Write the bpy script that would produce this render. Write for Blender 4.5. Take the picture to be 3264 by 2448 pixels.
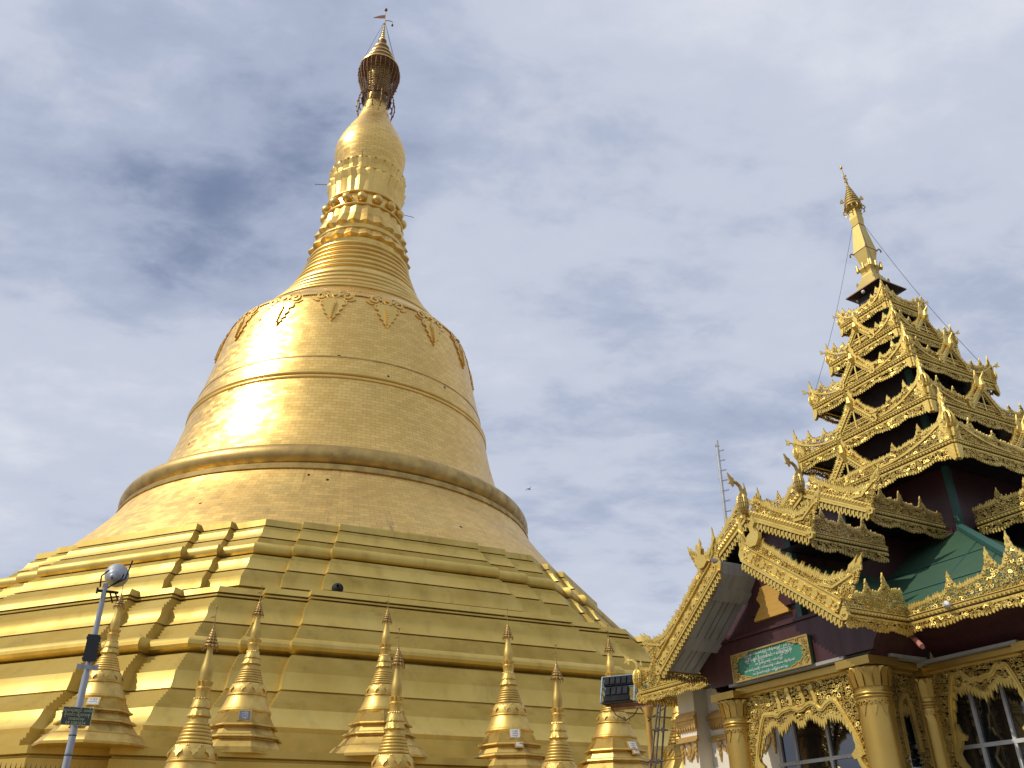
import bpy, math, random
from math import sin, cos, pi, radians, tan, sqrt, hypot, atan2
from mathutils import Vector, Matrix

for o in list(bpy.data.objects):
    bpy.data.objects.remove(o)
SC = bpy.context.scene
COL = SC.collection

# ------------------------------------------------------------------ camera
F_PX, W_PX, H_PX = 2775.0, 3264.0, 2448.0
PITCH, ROLL, EYE = radians(29.15), radians(0.65), 1.6
cam = bpy.data.cameras.new("camera")
cam.sensor_fit = 'HORIZONTAL'; cam.sensor_width = 36.0
cam.lens = 36.0 * F_PX / W_PX
cam.clip_start = 0.1; cam.clip_end = 6000.0
cam_ob = bpy.data.objects.new("camera", cam); COL.objects.link(cam_ob)
cp, sp, cr, sr = cos(PITCH), sin(PITCH), cos(ROLL), sin(ROLL)
right = Vector((cr, sp * sr, -cp * sr))
down = Vector((-sr, sp * cr, -cp * cr))
fwd = Vector((0.0, cp, sp))
rot = Matrix((right, -down, -fwd)).transposed()
cam_ob.matrix_world = Matrix.Translation((0, 0, EYE)) @ rot.to_4x4()
SC.camera = cam_ob

# ------------------------------------------------------------------ world and sun
SUN_AZ, SUN_EL = radians(250.0), radians(47.0)
world = bpy.data.worlds.new("World"); SC.world = world
world.use_nodes = True
nt = world.node_tree; nt.nodes.clear()
N = nt.nodes.new; Lk = nt.links.new
out = N("ShaderNodeOutputWorld")
sky = N("ShaderNodeTexSky"); sky.sky_type = 'NISHITA'; sky.sun_disc = False
sky.sun_elevation = SUN_EL; sky.sun_rotation = SUN_AZ
sky.air_density = 1.0; sky.dust_density = 1.5; sky.ozone_density = 1.0
bg_sky = N("ShaderNodeBackground"); bg_sky.inputs[1].default_value = 0.075
Lk(sky.outputs[0], bg_sky.inputs[0])
tc = N("ShaderNodeTexCoord")
sep = N("ShaderNodeSeparateXYZ"); Lk(tc.outputs["Generated"], sep.inputs[0])
def mth(op, a, b=None, clamp=False):
    n = N("ShaderNodeMath"); n.operation = op; n.use_clamp = clamp
    for i, v in enumerate((a, b)):
        if v is None: continue
        if isinstance(v, (int, float)): n.inputs[i].default_value = v
        else: Lk(v, n.inputs[i])
    return n.outputs[0]
zz = mth('ADD', mth('MAXIMUM', sep.outputs[2], 0.0), 0.22)
cmb = N("ShaderNodeCombineXYZ")
Lk(mth('DIVIDE', sep.outputs[0], zz), cmb.inputs[0]); Lk(mth('DIVIDE', sep.outputs[1], zz), cmb.inputs[1])
def wnoise(scale, detail, rough, dist, loc, rotz=0.0, sc=(1, 1, 1)):
    mp = N("ShaderNodeMapping"); mp.inputs["Location"].default_value = loc
    mp.inputs["Rotation"].default_value = (0, 0, rotz); mp.inputs["Scale"].default_value = sc
    Lk(cmb.outputs[0], mp.inputs[0])
    n = N("ShaderNodeTexNoise"); n.inputs["Scale"].default_value = scale; n.inputs["Detail"].default_value = detail
    n.inputs["Roughness"].default_value = rough; n.inputs["Distortion"].default_value = dist
    Lk(mp.outputs[0], n.inputs["Vector"]); return n.outputs[0]
def ramp(sock, stops):
    r = N("ShaderNodeValToRGB"); r.color_ramp.interpolation = 'EASE'
    el = r.color_ramp.elements
    while len(el) < len(stops): el.new(0.5)
    for e, (p, c) in zip(el, stops): e.position = p; e.color = (*c, 1) if len(c) == 3 else c
    Lk(sock, r.inputs[0]); return r.outputs[0]
big = wnoise(1.3, 5, 0.5, 0.15, (3.1, 1.7, 0), radians(-25), (0.9, 1.1, 1))
fine = wnoise(4.2, 10, 0.56, 0.2, (0.4, 8.2, 0), radians(-30), (0.85, 1.2, 1))
vfine = wnoise(13.0, 8, 0.6, 0.3, (5.4, 2.2, 0), radians(-30), (0.8, 1.2, 1))
mixv = mth('ADD', mth('ADD', mth('MULTIPLY', big, 0.44), mth('MULTIPLY', fine, 0.39)), mth('MULTIPLY', vfine, 0.17))
# where the cloud deck thins or thickens: soft patches in fixed sky directions
def sky_dir(x, y):
    k = W_PX / 2212.0
    return (right * (x * k - W_PX / 2) + down * (y * k - H_PX / 2) + fwd * F_PX).normalized()
for px, py, wdt, amt in ((270, 420, 13, -.085), (520, 480, 11, -.06), (60, 560, 7, -.04), (1330, 930, 8, -.07), (1130, 560, 12, -.035), (1420, 560, 12, -.03), (760, 120, 12, -.03),
                         (150, 160, 10, .05), (90, 900, 11, .09), (470, 740, 6, .08), (60, 700, 8, .05), (960, 580, 5, .09), (1900, 300, 22, .07), (1300, 1190, 9, .04), (1700, 900, 10, .03), (1100, 780, 8, .03)):
    vd = N("ShaderNodeVectorMath"); vd.operation = 'DOT_PRODUCT'; vd.inputs[1].default_value = sky_dir(px, py)
    Lk(tc.outputs["Generated"], vd.inputs[0])
    kk = 1.0 / (1 - cos(radians(wdt)))
    g_ = mth('POWER', 2.718, mth('MULTIPLY', mth('SUBTRACT', 1.0, vd.outputs["Value"]), -kk))
    mixv = mth('ADD', mixv, mth('MULTIPLY', g_, amt))
cloud_col = ramp(mixv, [(0.28, (0.25, 0.305, 0.475)), (0.43, (0.43, 0.49, 0.64)), (0.54, (0.585, 0.63, 0.75)), (0.70, (0.73, 0.765, 0.85))])
cover = ramp(mixv, [(0.28, (0.60, 0.60, 0.60)), (0.46, (0.97, 0.97, 0.97))])
bg_cl = N("ShaderNodeBackground"); Lk(cloud_col, bg_cl.inputs[0]); bg_cl.inputs[1].default_value = 0.99
mx = N("ShaderNodeMixShader"); Lk(cover, mx.inputs[0]); Lk(bg_sky.outputs[0], mx.inputs[1]); Lk(bg_cl.outputs[0], mx.inputs[2])
Lk(mx.outputs[0], out.inputs[0])

sun = bpy.data.lights.new("sun", 'SUN'); sun.energy = 3.1; sun.angle = radians(0.6); sun.color = (1.0, 0.94, 0.84)
sun_ob = bpy.data.objects.new("sun", sun); COL.objects.link(sun_ob)
sdir = Vector((sin(SUN_AZ) * cos(SUN_EL), cos(SUN_AZ) * cos(SUN_EL), sin(SUN_EL)))
sun_ob.rotation_euler = sdir.to_track_quat('Z', 'Y').to_euler()
sun_ob.location = sdir * 200
SC.view_settings.view_transform = 'Standard'
try: SC.view_settings.look = 'None'
except Exception: pass
SC.view_settings.exposure = 0.0; SC.view_settings.gamma = 1.0
SC.render.engine = 'CYCLES'
SC.cycles.max_bounces = 6; SC.cycles.diffuse_bounces = 3; SC.cycles.glossy_bounces = 4
SC.cycles.use_denoising = True

# ------------------------------------------------------------------ helpers
def bearing(deg):
    a = radians(deg); return (sin(a), cos(a))
def pix(x, y):
    return (right * (x - W_PX / 2) + down * (y - H_PX / 2) + fwd * F_PX).normalized()
def at_dist(x, y, d):
    r = pix(x, y); t = d / hypot(r.x, r.y); return Vector((0, 0, EYE)) + r * t
def at_z(x, y, z):
    r = pix(x, y); return Vector((0, 0, EYE)) + r * ((z - EYE) / r.z)

class MB:
    def __init__(s): s.v = []; s.f = []; s.uv = None
    def add(s, vs, fs):
        b = len(s.v); s.v.extend(vs); s.f.extend([tuple(i + b for i in f) for f in fs]); return b
    def box(s, x0, x1, y0, y1, z0, z1, fn=None):
        vs = [(x, y, z) for z in (z0, z1) for y in (y0, y1) for x in (x0, x1)]
        if fn: vs = [fn(*p) for p in vs]
        s.add(vs, [(0, 2, 3, 1), (4, 5, 7, 6), (0, 1, 5, 4), (2, 6, 7, 3), (0, 4, 6, 2), (1, 3, 7, 5)])
    def poly(s, pts, z0, z1, fn, back=True):
        n = len(pts); vs = [fn(x, y, z1) for x, y in pts] + [fn(x, y, z0) for x, y in pts]
        fs = [tuple(range(n))] + [(i, i + n, (i + 1) % n + n, (i + 1) % n) for i in range(n)]
        if back: fs.append(tuple(range(2 * n - 1, n - 1, -1)))
        s.add(vs, fs)
    def ribbon(s, pts, w, z0, z1, fn, taper=0.0):
        vs = []; n = len(pts)
        for i, (x, y) in enumerate(pts):
            a = pts[max(i - 1, 0)]; b = pts[min(i + 1, n - 1)]
            dx, dy = b[0] - a[0], b[1] - a[1]; l = hypot(dx, dy) or 1e-6
            ww = w * 0.5 * (1 - taper * i / (n - 1))
            nx, ny = -dy / l * ww, dx / l * ww
            vs += [fn(x + nx, y + ny, z0), fn(x + nx, y + ny, z1), fn(x - nx, y - ny, z1), fn(x - nx, y - ny, z0)]
        fs = []
        for i in range(n - 1):
            a, b = 4 * i, 4 * i + 4
            fs += [(a, a + 1, b + 1, b), (a + 1, a + 2, b + 2, b + 1), (a + 2, a + 3, b + 3, b + 2)]
        fs += [(0, 3, 2, 1), (4 * n - 4, 4 * n - 3, 4 * n - 2, 4 * n - 1)]
        s.add(vs, fs)
    def tube(s, pts, r, n=8, caps=True):
        ps = [Vector(p) for p in pts]; rs = r if isinstance(r, (list, tuple)) else [r] * len(ps)
        vs = []; prev = None
        for i, p in enumerate(ps):
            d = (ps[min(i + 1, len(ps) - 1)] - ps[max(i - 1, 0)]).normalized()
            ref = prev if prev is not None else (Vector((0, 0, 1)) if abs(d.z) < 0.9 else Vector((1, 0, 0)))
            a = (ref - d * ref.dot(d))
            if a.length < 1e-5: a = d.orthogonal()
            a.normalize(); b = d.cross(a); prev = a
            for k in range(n):
                t = 2 * pi * k / n; q = p + a * (cos(t) * rs[i]) + b * (sin(t) * rs[i]); vs.append(tuple(q))
        fs = []
        for i in range(len(ps) - 1):
            for k in range(n):
                k2 = (k + 1) % n; fs.append((i * n + k, i * n + k2, (i + 1) * n + k2, (i + 1) * n + k))
        if caps:
            fs.append(tuple(range(n - 1, -1, -1))); fs.append(tuple(range((len(ps) - 1) * n, len(ps) * n)))
        s.add(vs, fs)
    def lathe(s, prof, n=32, c=(0, 0), mod=None, ph=0.0, shear=None, caps=True, sq=False):
        vs = []
        for r, z in prof:
            for k in range(n):
                t = 2 * pi * k / n + ph
                rr = r
                if sq: rr = r * sqrt(2)
                if mod: rr = r + mod(t, r, z)
                x, y = c[0] + rr * sin(t), c[1] + rr * cos(t)
                if shear: x, y = x + shear(z)[0], y + shear(z)[1]
                vs.append((x, y, z))
        fs = []
        for i in range(len(prof) - 1):
            for k in range(n):
                k2 = (k + 1) % n; fs.append((i * n + k, (i + 1) * n + k, (i + 1) * n + k2, i * n + k2))
        if caps:
            fs.append(tuple(range(n))); fs.append(tuple(range(len(prof) * n - 1, (len(prof) - 1) * n - 1, -1)))
        s.add(vs, fs)
    def mesh(s, name, mat, sharp=None):
        me = bpy.data.meshes.new(name)
        me.from_pydata(s.v, [], s.f)
        me.materials.append(mat)
        if sharp is not None:
            me.polygons.foreach_set("use_smooth", [True] * len(me.polygons))
            me.set_sharp_from_angle(angle=radians(sharp))
        me.update(); return me
    def build(s, name, mat, parent=None, sharp=None, loc=(0, 0, 0), rz=0.0):
        return put(name, s.mesh(name, mat, sharp), parent, loc, rz)

def put(name, me, parent=None, loc=(0, 0, 0), rz=0.0, scale=None):
    o = bpy.data.objects.new(name, me); COL.objects.link(o)
    o.location = loc; o.rotation_euler = (0, 0, rz)
    if scale: o.scale = scale
    if parent: o.parent = parent
    return o
def tag(o, label, cat, group=None):
    o["label"] = label; o["category"] = cat
    if group: o["group"] = group
    return o
def empty(name, loc, rz=0.0):
    o = bpy.data.objects.new(name, None); COL.objects.link(o); o.location = loc; o.rotation_euler = (0, 0, rz)
    o.empty_display_size = 0.5; return o
def copy_tree(o, parent=None):
    c = o.copy(); COL.objects.link(c); c.parent = parent
    for ch in list(o.children): copy_tree(ch, c)
    return c
ident = lambda x, y, z: (x, y, z)

# ------------------------------------------------------------------ materials
def new_mat(name):
    m = bpy.data.materials.new(name); m.use_nodes = True
    return m, m.node_tree, m.node_tree.nodes["Principled BSDF"]
def mix_noise(t, col1, col2, scale, detail=5, coord="Object", stretch=None, lo=0.35, hi=0.65, rough=0.55):
    tcn = t.nodes.new("ShaderNodeTexCoord"); src = tcn.outputs[coord]
    if stretch:
        mp = t.nodes.new("ShaderNodeMapping"); mp.inputs["Scale"].default_value = stretch
        t.links.new(src, mp.inputs[0]); src = mp.outputs[0]
    n = t.nodes.new("ShaderNodeTexNoise"); n.inputs["Scale"].default_value = scale; n.inputs["Detail"].default_value = detail
    n.inputs["Roughness"].default_value = rough
    t.links.new(src, n.inputs["Vector"])
    r = t.nodes.new("ShaderNodeMapRange"); r.inputs[1].default_value = lo; r.inputs[2].default_value = hi
    t.links.new(n.outputs[0], r.inputs[0])
    m = t.nodes.new("ShaderNodeMix"); m.data_type = 'RGBA'
    t.links.new(r.outputs[0], m.inputs[0])
    for i, c in ((6, col1), (7, col2)):
        if hasattr(c, "is_linked") or hasattr(c, "links"): t.links.new(c, m.inputs[i])
        else: m.inputs[i].default_value = (*c, 1)
    return m.outputs[2], n.outputs[0], src
def simple(name, c1, c2, metallic=0.0, rough=0.5, scale=3.0, bump=0.0, stretch=None, spec=0.5, bscale=None, rvar=0.08, coord="Object"):
    m, t, p = new_mat(name)
    col, fac, src = mix_noise(t, c1, c2, scale, stretch=stretch, coord=coord)
    t.links.new(col, p.inputs["Base Color"])
    p.inputs["Metallic"].default_value = metallic
    p.inputs["Specular IOR Level"].default_value = spec
    r = t.nodes.new("ShaderNodeMapRange"); r.inputs[3].default_value = max(0.02, rough - rvar); r.inputs[4].default_value = rough + rvar
    r.inputs[1].default_value = 0.3; r.inputs[2].default_value = 0.7
    t.links.new(fac, r.inputs[0]); t.links.new(r.outputs[0], p.inputs["Roughness"])
    if bump:
        n2 = t.nodes.new("ShaderNodeTexNoise"); n2.inputs["Scale"].default_value = bscale or scale * 4; n2.inputs["Detail"].default_value = 4
        t.links.new(src, n2.inputs["Vector"])
        b = t.nodes.new("ShaderNodeBump"); b.inputs["Strength"].default_value = bump; b.inputs["Distance"].default_value = 0.02
        t.links.new(n2.outputs[0], b.inputs["Height"]); t.links.new(b.outputs[0], p.inputs["Normal"])
    return m

def gold_tile(name, bw, bh, c1, c2, mortar, rough, jitter, msize=0.012, stain=0.0):
    """gold plates laid in courses: brick courses on the UV map (metres), each plate tilted a hair"""
    m, t, p = new_mat(name); nn = t.nodes.new; ll = t.links.new
    uvn = nn("ShaderNodeUVMap"); uvn.uv_map = "plates"
    bt = nn("ShaderNodeTexBrick"); bt.inputs["Scale"].default_value = 1.0
    bt.inputs["Brick Width"].default_value = bw; bt.inputs["Row Height"].default_value = bh
    bt.inputs["Mortar Size"].default_value = msize; bt.inputs["Mortar Smooth"].default_value = 0.3; bt.inputs["Bias"].default_value = -0.1
    bt.inputs["Color1"].default_value = (*c1, 1); bt.inputs["Color2"].default_value = (*c2, 1); bt.inputs["Mortar"].default_value = (*mortar, 1)
    ll(uvn.outputs[0], bt.inputs["Vector"])
    # lost plates: small dark holes
    vo = nn("ShaderNodeTexVoronoi"); vo.inputs["Scale"].default_value = 0.62; ll(uvn.outputs[0], vo.inputs["Vector"])
    lt = nn("ShaderNodeMath"); lt.operation = 'LESS_THAN'; lt.inputs[1].default_value = 0.10; ll(vo.outputs["Distance"], lt.inputs[0])
    sc = nn("ShaderNodeSeparateColor"); ll(vo.outputs["Color"], sc.inputs[0])
    gt = nn("ShaderNodeMath"); gt.operation = 'GREATER_THAN'; gt.inputs[1].default_value = 0.80; ll(sc.outputs[0], gt.inputs[0])
    ml = nn("ShaderNodeMath"); ml.operation = 'MULTIPLY'; ll(lt.outputs[0], ml.inputs[0]); ll(gt.outputs[0], ml.inputs[1])
    # broad tarnish
    no = nn("ShaderNodeTexNoise"); no.inputs["Scale"].default_value = 0.16; no.inputs["Detail"].default_value = 6; ll(uvn.outputs[0], no.inputs["Vector"])
    mp = nn("ShaderNodeMapRange"); mp.inputs[1].default_value = 0.4; mp.inputs[2].default_value = 0.75; mp.inputs[3].default_value = 0.0; mp.inputs[4].default_value = 0.35; ll(no.outputs[0], mp.inputs[0])
    mxt = nn("ShaderNodeMix"); mxt.data_type = 'RGBA'; ll(mp.outputs[0], mxt.inputs[0]); ll(bt.outputs["Color"], mxt.inputs[6]); mxt.inputs[7].default_value = (c2[0] * .8, c2[1] * .74, c2[2] * .7, 1)
    src = mxt.outputs[2]
    if stain:
        mpp = nn("ShaderNodeMapping"); mpp.inputs["Scale"].default_value = (1.6, 0.16, 1); ll(uvn.outputs[0], mpp.inputs[0])
        ns = nn("ShaderNodeTexNoise"); ns.inputs["Scale"].default_value = 0.9; ns.inputs["Detail"].default_value = 7; ns.inputs["Roughness"].default_value = .65; ll(mpp.outputs[0], ns.inputs["Vector"])
        ms = nn("ShaderNodeMapRange"); ms.inputs[1].default_value = 0.60; ms.inputs[2].default_value = 0.72; ms.inputs[4].default_value = stain; ll(ns.outputs[0], ms.inputs[0])
        mxs = nn("ShaderNodeMix"); mxs.data_type = 'RGBA'; ll(ms.outputs[0], mxs.inputs[0]); ll(src, mxs.inputs[6]); mxs.inputs[7].default_value = (0.22, 0.13, 0.06, 1); src = mxs.outputs[2]
    mxh = nn("ShaderNodeMix"); mxh.data_type = 'RGBA'; ll(ml.outputs[0], mxh.inputs[0]); ll(src, mxh.inputs[6]); mxh.inputs[7].default_value = (0.07, 0.03, 0.02, 1)
    ll(mxh.outputs[2], p.inputs["Base Color"])
    p.inputs["Metallic"].default_value = 0.92
    # plate id -> tilt and roughness
    sp2 = nn("ShaderNodeSeparateXYZ"); ll(uvn.outputs[0], sp2.inputs[0])
    ids = []
    for i, d in ((0, bw), (1, bh)):
        dv = nn("ShaderNodeMath"); dv.operation = 'DIVIDE'; dv.inputs[1].default_value = d; ll(sp2.outputs[i], dv.inputs[0])
        fl = nn("ShaderNodeMath"); fl.operation = 'FLOOR'; ll(dv.outputs[0], fl.inputs[0]); ids.append(fl.outputs[0])
    cb = nn("ShaderNodeCombineXYZ"); ll(ids[0], cb.inputs[0]); ll(ids[1], cb.inputs[1])
    wn = nn("ShaderNodeTexWhiteNoise"); wn.noise_dimensions = '3D'; ll(cb.outputs[0], wn.inputs["Vector"])
    rg = nn("ShaderNodeMapRange"); rg.inputs[3].default_value = rough - .05; rg.inputs[4].default_value = rough + .07; ll(wn.outputs["Value"], rg.inputs[0]); ll(rg.outputs[0], p.inputs["Roughness"])
    vs = nn("ShaderNodeVectorMath"); vs.operation = 'SUBTRACT'; vs.inputs[1].default_value = (.5, .5, .5); ll(wn.outputs["Color"], vs.inputs[0])
    vm = nn("ShaderNodeVectorMath"); vm.operation = 'SCALE'; vm.inputs["Scale"].default_value = jitter; ll(vs.outputs[0], vm.inputs[0])
    ge = nn("ShaderNodeNewGeometry"); va = nn("ShaderNodeVectorMath"); va.operation = 'ADD'; ll(ge.outputs["Normal"], va.inputs[0]); ll(vm.outputs[0], va.inputs[1])
    nd = nn("ShaderNodeTexNoise"); nd.inputs["Scale"].default_value = .55; nd.inputs["Detail"].default_value = 3; ll(uvn.outputs[0], nd.inputs["Vector"])
    vs2 = nn("ShaderNodeVectorMath"); vs2.operation = 'SUBTRACT'; vs2.inputs[1].default_value = (.5, .5, .5); ll(nd.outputs["Color"], vs2.inputs[0])
    vm2 = nn("ShaderNodeVectorMath"); vm2.operation = 'SCALE'; vm2.inputs["Scale"].default_value = .16; ll(vs2.outputs[0], vm2.inputs[0])
    va2 = nn("ShaderNodeVectorMath"); va2.operation = 'ADD'; ll(va.outputs[0], va2.inputs[0]); ll(vm2.outputs[0], va2.inputs[1])
    vn = nn("ShaderNodeVectorMath"); vn.operation = 'NORMALIZE'; ll(va2.outputs[0], vn.inputs[0]); ll(vn.outputs[0], p.inputs["Normal"])
    return m

def weathered(m, dirt, scale, stretch, lo, hi, amount):
    """lay a streaked stain of its own shape over the paint"""
    t = m.node_tree; p = t.nodes["Principled BSDF"]; src = p.inputs["Base Color"].links[0].from_socket
    tcn = t.nodes.new("ShaderNodeTexCoord"); mp = t.nodes.new("ShaderNodeMapping"); mp.inputs["Scale"].default_value = stretch; t.links.new(tcn.outputs["Object"], mp.inputs[0])
    n = t.nodes.new("ShaderNodeTexNoise"); n.inputs["Scale"].default_value = scale; n.inputs["Detail"].default_value = 8; n.inputs["Roughness"].default_value = .62; t.links.new(mp.outputs[0], n.inputs["Vector"])
    r = t.nodes.new("ShaderNodeMapRange"); r.inputs[1].default_value = lo; r.inputs[2].default_value = hi; r.inputs[4].default_value = amount; t.links.new(n.outputs[0], r.inputs[0])
    x = t.nodes.new("ShaderNodeMix"); x.data_type = 'RGBA'; t.links.new(r.outputs[0], x.inputs[0]); t.links.new(src, x.inputs[6]); x.inputs[7].default_value = (*dirt, 1)
    t.links.new(x.outputs[2], p.inputs["Base Color"])
def per_object(m, lo, hi):
    """each copy of a thing is a little lighter or duller than the next"""
    t = m.node_tree; p = t.nodes["Principled BSDF"]; src = p.inputs["Base Color"].links[0].from_socket
    oi = t.nodes.new("ShaderNodeObjectInfo"); r = t.nodes.new("ShaderNodeMapRange"); r.inputs[3].default_value = lo; r.inputs[4].default_value = hi; t.links.new(oi.outputs["Random"], r.inputs[0])
    v = t.nodes.new("ShaderNodeVectorMath"); v.operation = 'SCALE'; t.links.new(src, v.inputs[0]); t.links.new(r.outputs[0], v.inputs["Scale"]); t.links.new(v.outputs[0], p.inputs["Base Color"])
M = {}
M["bell"] = gold_tile("gold_plates", .72, .36, (0.90, 0.605, 0.19), (0.75, 0.49, 0.14), (0.34, 0.19, 0.05), 0.385, 0.10, 0.012)
M["skirt"] = gold_tile("weathered_gold_plates", .8, .40, (0.86, 0.585, 0.19), (0.73, 0.485, 0.145), (0.38, 0.23, 0.08), 0.44, 0.07, 0.012, 0.7)
M["gold_smooth"] = simple("gilded_moulding", (0.84, 0.57, 0.17), (0.70, 0.465, 0.13), 0.92, 0.38, 0.5, 0.12, bscale=3.0)
M["torus"] = simple("tarnished_gilding", (0.56, 0.38, 0.12), (0.36, 0.245, 0.085), 0.80, 0.46, 0.9, 0.3, bscale=6.0)
M["terrace"] = simple("gold_paint", (0.63, 0.458, 0.120), (0.54, 0.388, 0.096), 0.80, 0.53, 0.5, 0.06, bscale=1.5, stretch=(1, 1, .35))
weathered(M["terrace"], (0.32, 0.215, 0.06), .9, (1, 1, .14), .52, .74, .5)
weathered(M["terrace"], (0.68, 0.52, 0.17), .35, (1, 1, .5), .5, .7, .5)
M["small"] = simple("bronze_gold_paint", (0.66, 0.46, 0.13), (0.54, 0.37, 0.10), 0.85, 0.48, 2.0, 0.08, bscale=9.0)
weathered(M["small"], (0.30, 0.18, 0.06), 2.2, (1, 1, .4), .54, .70, .6); per_object(M["small"], .86, 1.12)
M["small_hti"] = simple("dull_bronze", (0.44, 0.29, 0.095), (0.30, 0.19, 0.065), 0.75, 0.45, 5.0)
M["hti"] = simple("dark_gilt_net", (0.26, 0.14, 0.055), (0.15, 0.075, 0.035), 0.5, 0.55, 3.0)
M["lace"] = simple("carved_gilding", (0.82, 0.61, 0.17), (0.62, 0.44, 0.11), 0.75, 0.46, 2.2, 0.25, bscale=30.0)
M["lace_old"] = simple("weathered_carved_gilding", (0.56, 0.40, 0.12), (0.40, 0.28, 0.085), 0.6, 0.45, 2.6, 0.25, bscale=30.0)
M["column"] = simple("gold_column_paint", (0.55, 0.37, 0.095), (0.47, 0.305, 0.07), 0.80, 0.38, 1.4, 0.08, bscale=6.0)
M["spire"] = simple("pale_gold_sheet", (0.66, 0.50, 0.17), (0.58, 0.43, 0.13), 0.75, 0.44, 1.2, 0.15, bscale=5.0)
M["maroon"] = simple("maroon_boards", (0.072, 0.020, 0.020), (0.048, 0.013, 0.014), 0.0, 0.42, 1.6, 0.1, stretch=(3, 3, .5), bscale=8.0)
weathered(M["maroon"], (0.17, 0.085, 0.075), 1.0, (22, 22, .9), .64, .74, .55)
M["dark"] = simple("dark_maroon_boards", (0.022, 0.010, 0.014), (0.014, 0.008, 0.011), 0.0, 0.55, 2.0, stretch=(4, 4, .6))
M["green"] = simple("green_roof_sheet", (0.050, 0.112, 0.062), (0.038, 0.086, 0.050), 0.0, 0.45, 1.3, 0.12, bscale=5.0)
weathered(M["green"], (0.020, 0.040, 0.030), .9, (1, 1, 1), .56, .72, .6)
M["green_trim"] = simple("green_trim_paint", (0.035, 0.105, 0.085), (0.028, 0.085, 0.07), 0.0, 0.5, 2.0)
M["soffit"] = simple("grey_white_boards", (0.38, 0.37, 0.33), (0.29, 0.285, 0.25), 0.0, 0.65, 1.8, 0.1, stretch=(1, 4, 1))
M["cream"] = simple("cream_plaster", (0.80, 0.74, 0.60), (0.72, 0.65, 0.50), 0.0, 0.75, 1.2, 0.1, stretch=(1.5, 1.5, .5))
M["trim_gold"] = simple("ochre_gold_moulding", (0.62, 0.40, 0.12), (0.50, 0.31, 0.09), 0.45, 0.45, 2.5, 0.1)
M["emblem"] = simple("gilded_wood_board", (0.74, 0.44, 0.10), (0.62, 0.35, 0.075), 0.35, 0.45, 2.0, stretch=(.6, 1, 9))
M["glass"] = simple("dark_window_glass", (0.012, 0.014, 0.016), (0.02, 0.022, 0.025), 0.0, 0.05, 1.0, spec=1.0, rvar=0.02)
M["glass"].node_tree.nodes["Principled BSDF"].inputs["IOR"].default_value = 1.75
M["frame"] = simple("white_window_frame", (0.62, 0.62, 0.60), (0.50, 0.50, 0.48), 0.0, 0.45, 3.0)
M["sign_green"] = simple("green_sign_paint", (0.045, 0.20, 0.115), (0.038, 0.175, 0.10), 0.0, 0.4, 3.0)
M["letter"] = simple("white_lettering", (0.78, 0.80, 0.76), (0.70, 0.72, 0.68), 0.0, 0.5, 5.0)
M["ink"] = simple("dark_lettering", (0.05, 0.05, 0.06), (0.07, 0.07, 0.08), 0.0, 0.6, 5.0)
M["marble"] = simple("white_marble", (0.72, 0.70, 0.66), (0.62, 0.60, 0.57), 0.0, 0.4, 5.0)
M["slate"] = simple("blue_grey_stone", (0.16, 0.18, 0.22), (0.12, 0.14, 0.18), 0.0, 0.4, 5.0)
M["pole"] = simple("grey_painted_steel", (0.36, 0.375, 0.40), (0.27, 0.285, 0.31), 0.3, 0.45, 3.0, stretch=(3, 3, .5))
M["galv"] = simple("galvanised_steel", (0.52, 0.53, 0.54), (0.40, 0.41, 0.43), 0.6, 0.42, 4.0)
M["alu"] = simple("spun_aluminium", (0.40, 0.41, 0.43), (0.33, 0.34, 0.36), 0.35, 0.5, 3.0)
M["black"] = simple("black_metal", (0.022, 0.022, 0.024), (0.03, 0.03, 0.03), 0.2, 0.5, 4.0)
M["lamp_grey"] = simple("grey_floodlight_housing", (0.030, 0.032, 0.036), (0.020, 0.022, 0.026), 0.0, 0.8, 4.0, spec=0.12)
M["blue"] = simple("pale_blue_steel", (0.24, 0.36, 0.46), (0.19, 0.29, 0.38), 0.1, 0.5, 4.0)
M["rust"] = simple("rusty_steel", (0.30, 0.15, 0.07), (0.20, 0.10, 0.05), 0.2, 0.7, 4.0)
M["tube"] = simple("scaffold_tube", (0.16, 0.13, 0.11), (0.10, 0.09, 0.085), 0.4, 0.5, 6.0)
M["ochre"] = simple("ochre_post_paint", (0.52, 0.33, 0.09), (0.44, 0.27, 0.07), 0.3, 0.5, 2.0)
M["clay"] = simple("pink_pipe", (0.50, 0.19, 0.13), (0.40, 0.15, 0.10), 0.0, 0.6, 5.0)
M["copper"] = simple("copper_flashing", (0.42, 0.22, 0.12), (0.34, 0.17, 0.09), 0.5, 0.5, 4.0)
M["plate"] = simple("dark_sign_plate", (0.035, 0.045, 0.03), (0.05, 0.055, 0.035), 0.0, 0.4, 6.0)
M["plate_ink"] = simple("yellow_lettering", (0.55, 0.56, 0.30), (0.48, 0.50, 0.26), 0.0, 0.5, 6.0)
M["pigeon"] = simple("grey_feathers", (0.10, 0.10, 0.12), (0.16, 0.16, 0.18), 0.0, 0.8, 20.0)
M["dove"] = simple("white_feathers", (0.70, 0.69, 0.68), (0.55, 0.55, 0.55), 0.0, 0.8, 20.0)
M["paving"] = simple("stone_paving", (0.20, 0.175, 0.14), (0.15, 0.13, 0.105), 0.0, 0.6, 0.6, coord="Object")

# ------------------------------------------------------------------ ground
g = MB(); g.add([(-2500, -2500, 0), (2500, -2500, 0), (2500, 2500, 0), (-2500, 2500, 0)], [(0, 1, 2, 3)])
go = g.build("ground", M["paving"]); go["kind"] = "structure"

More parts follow.
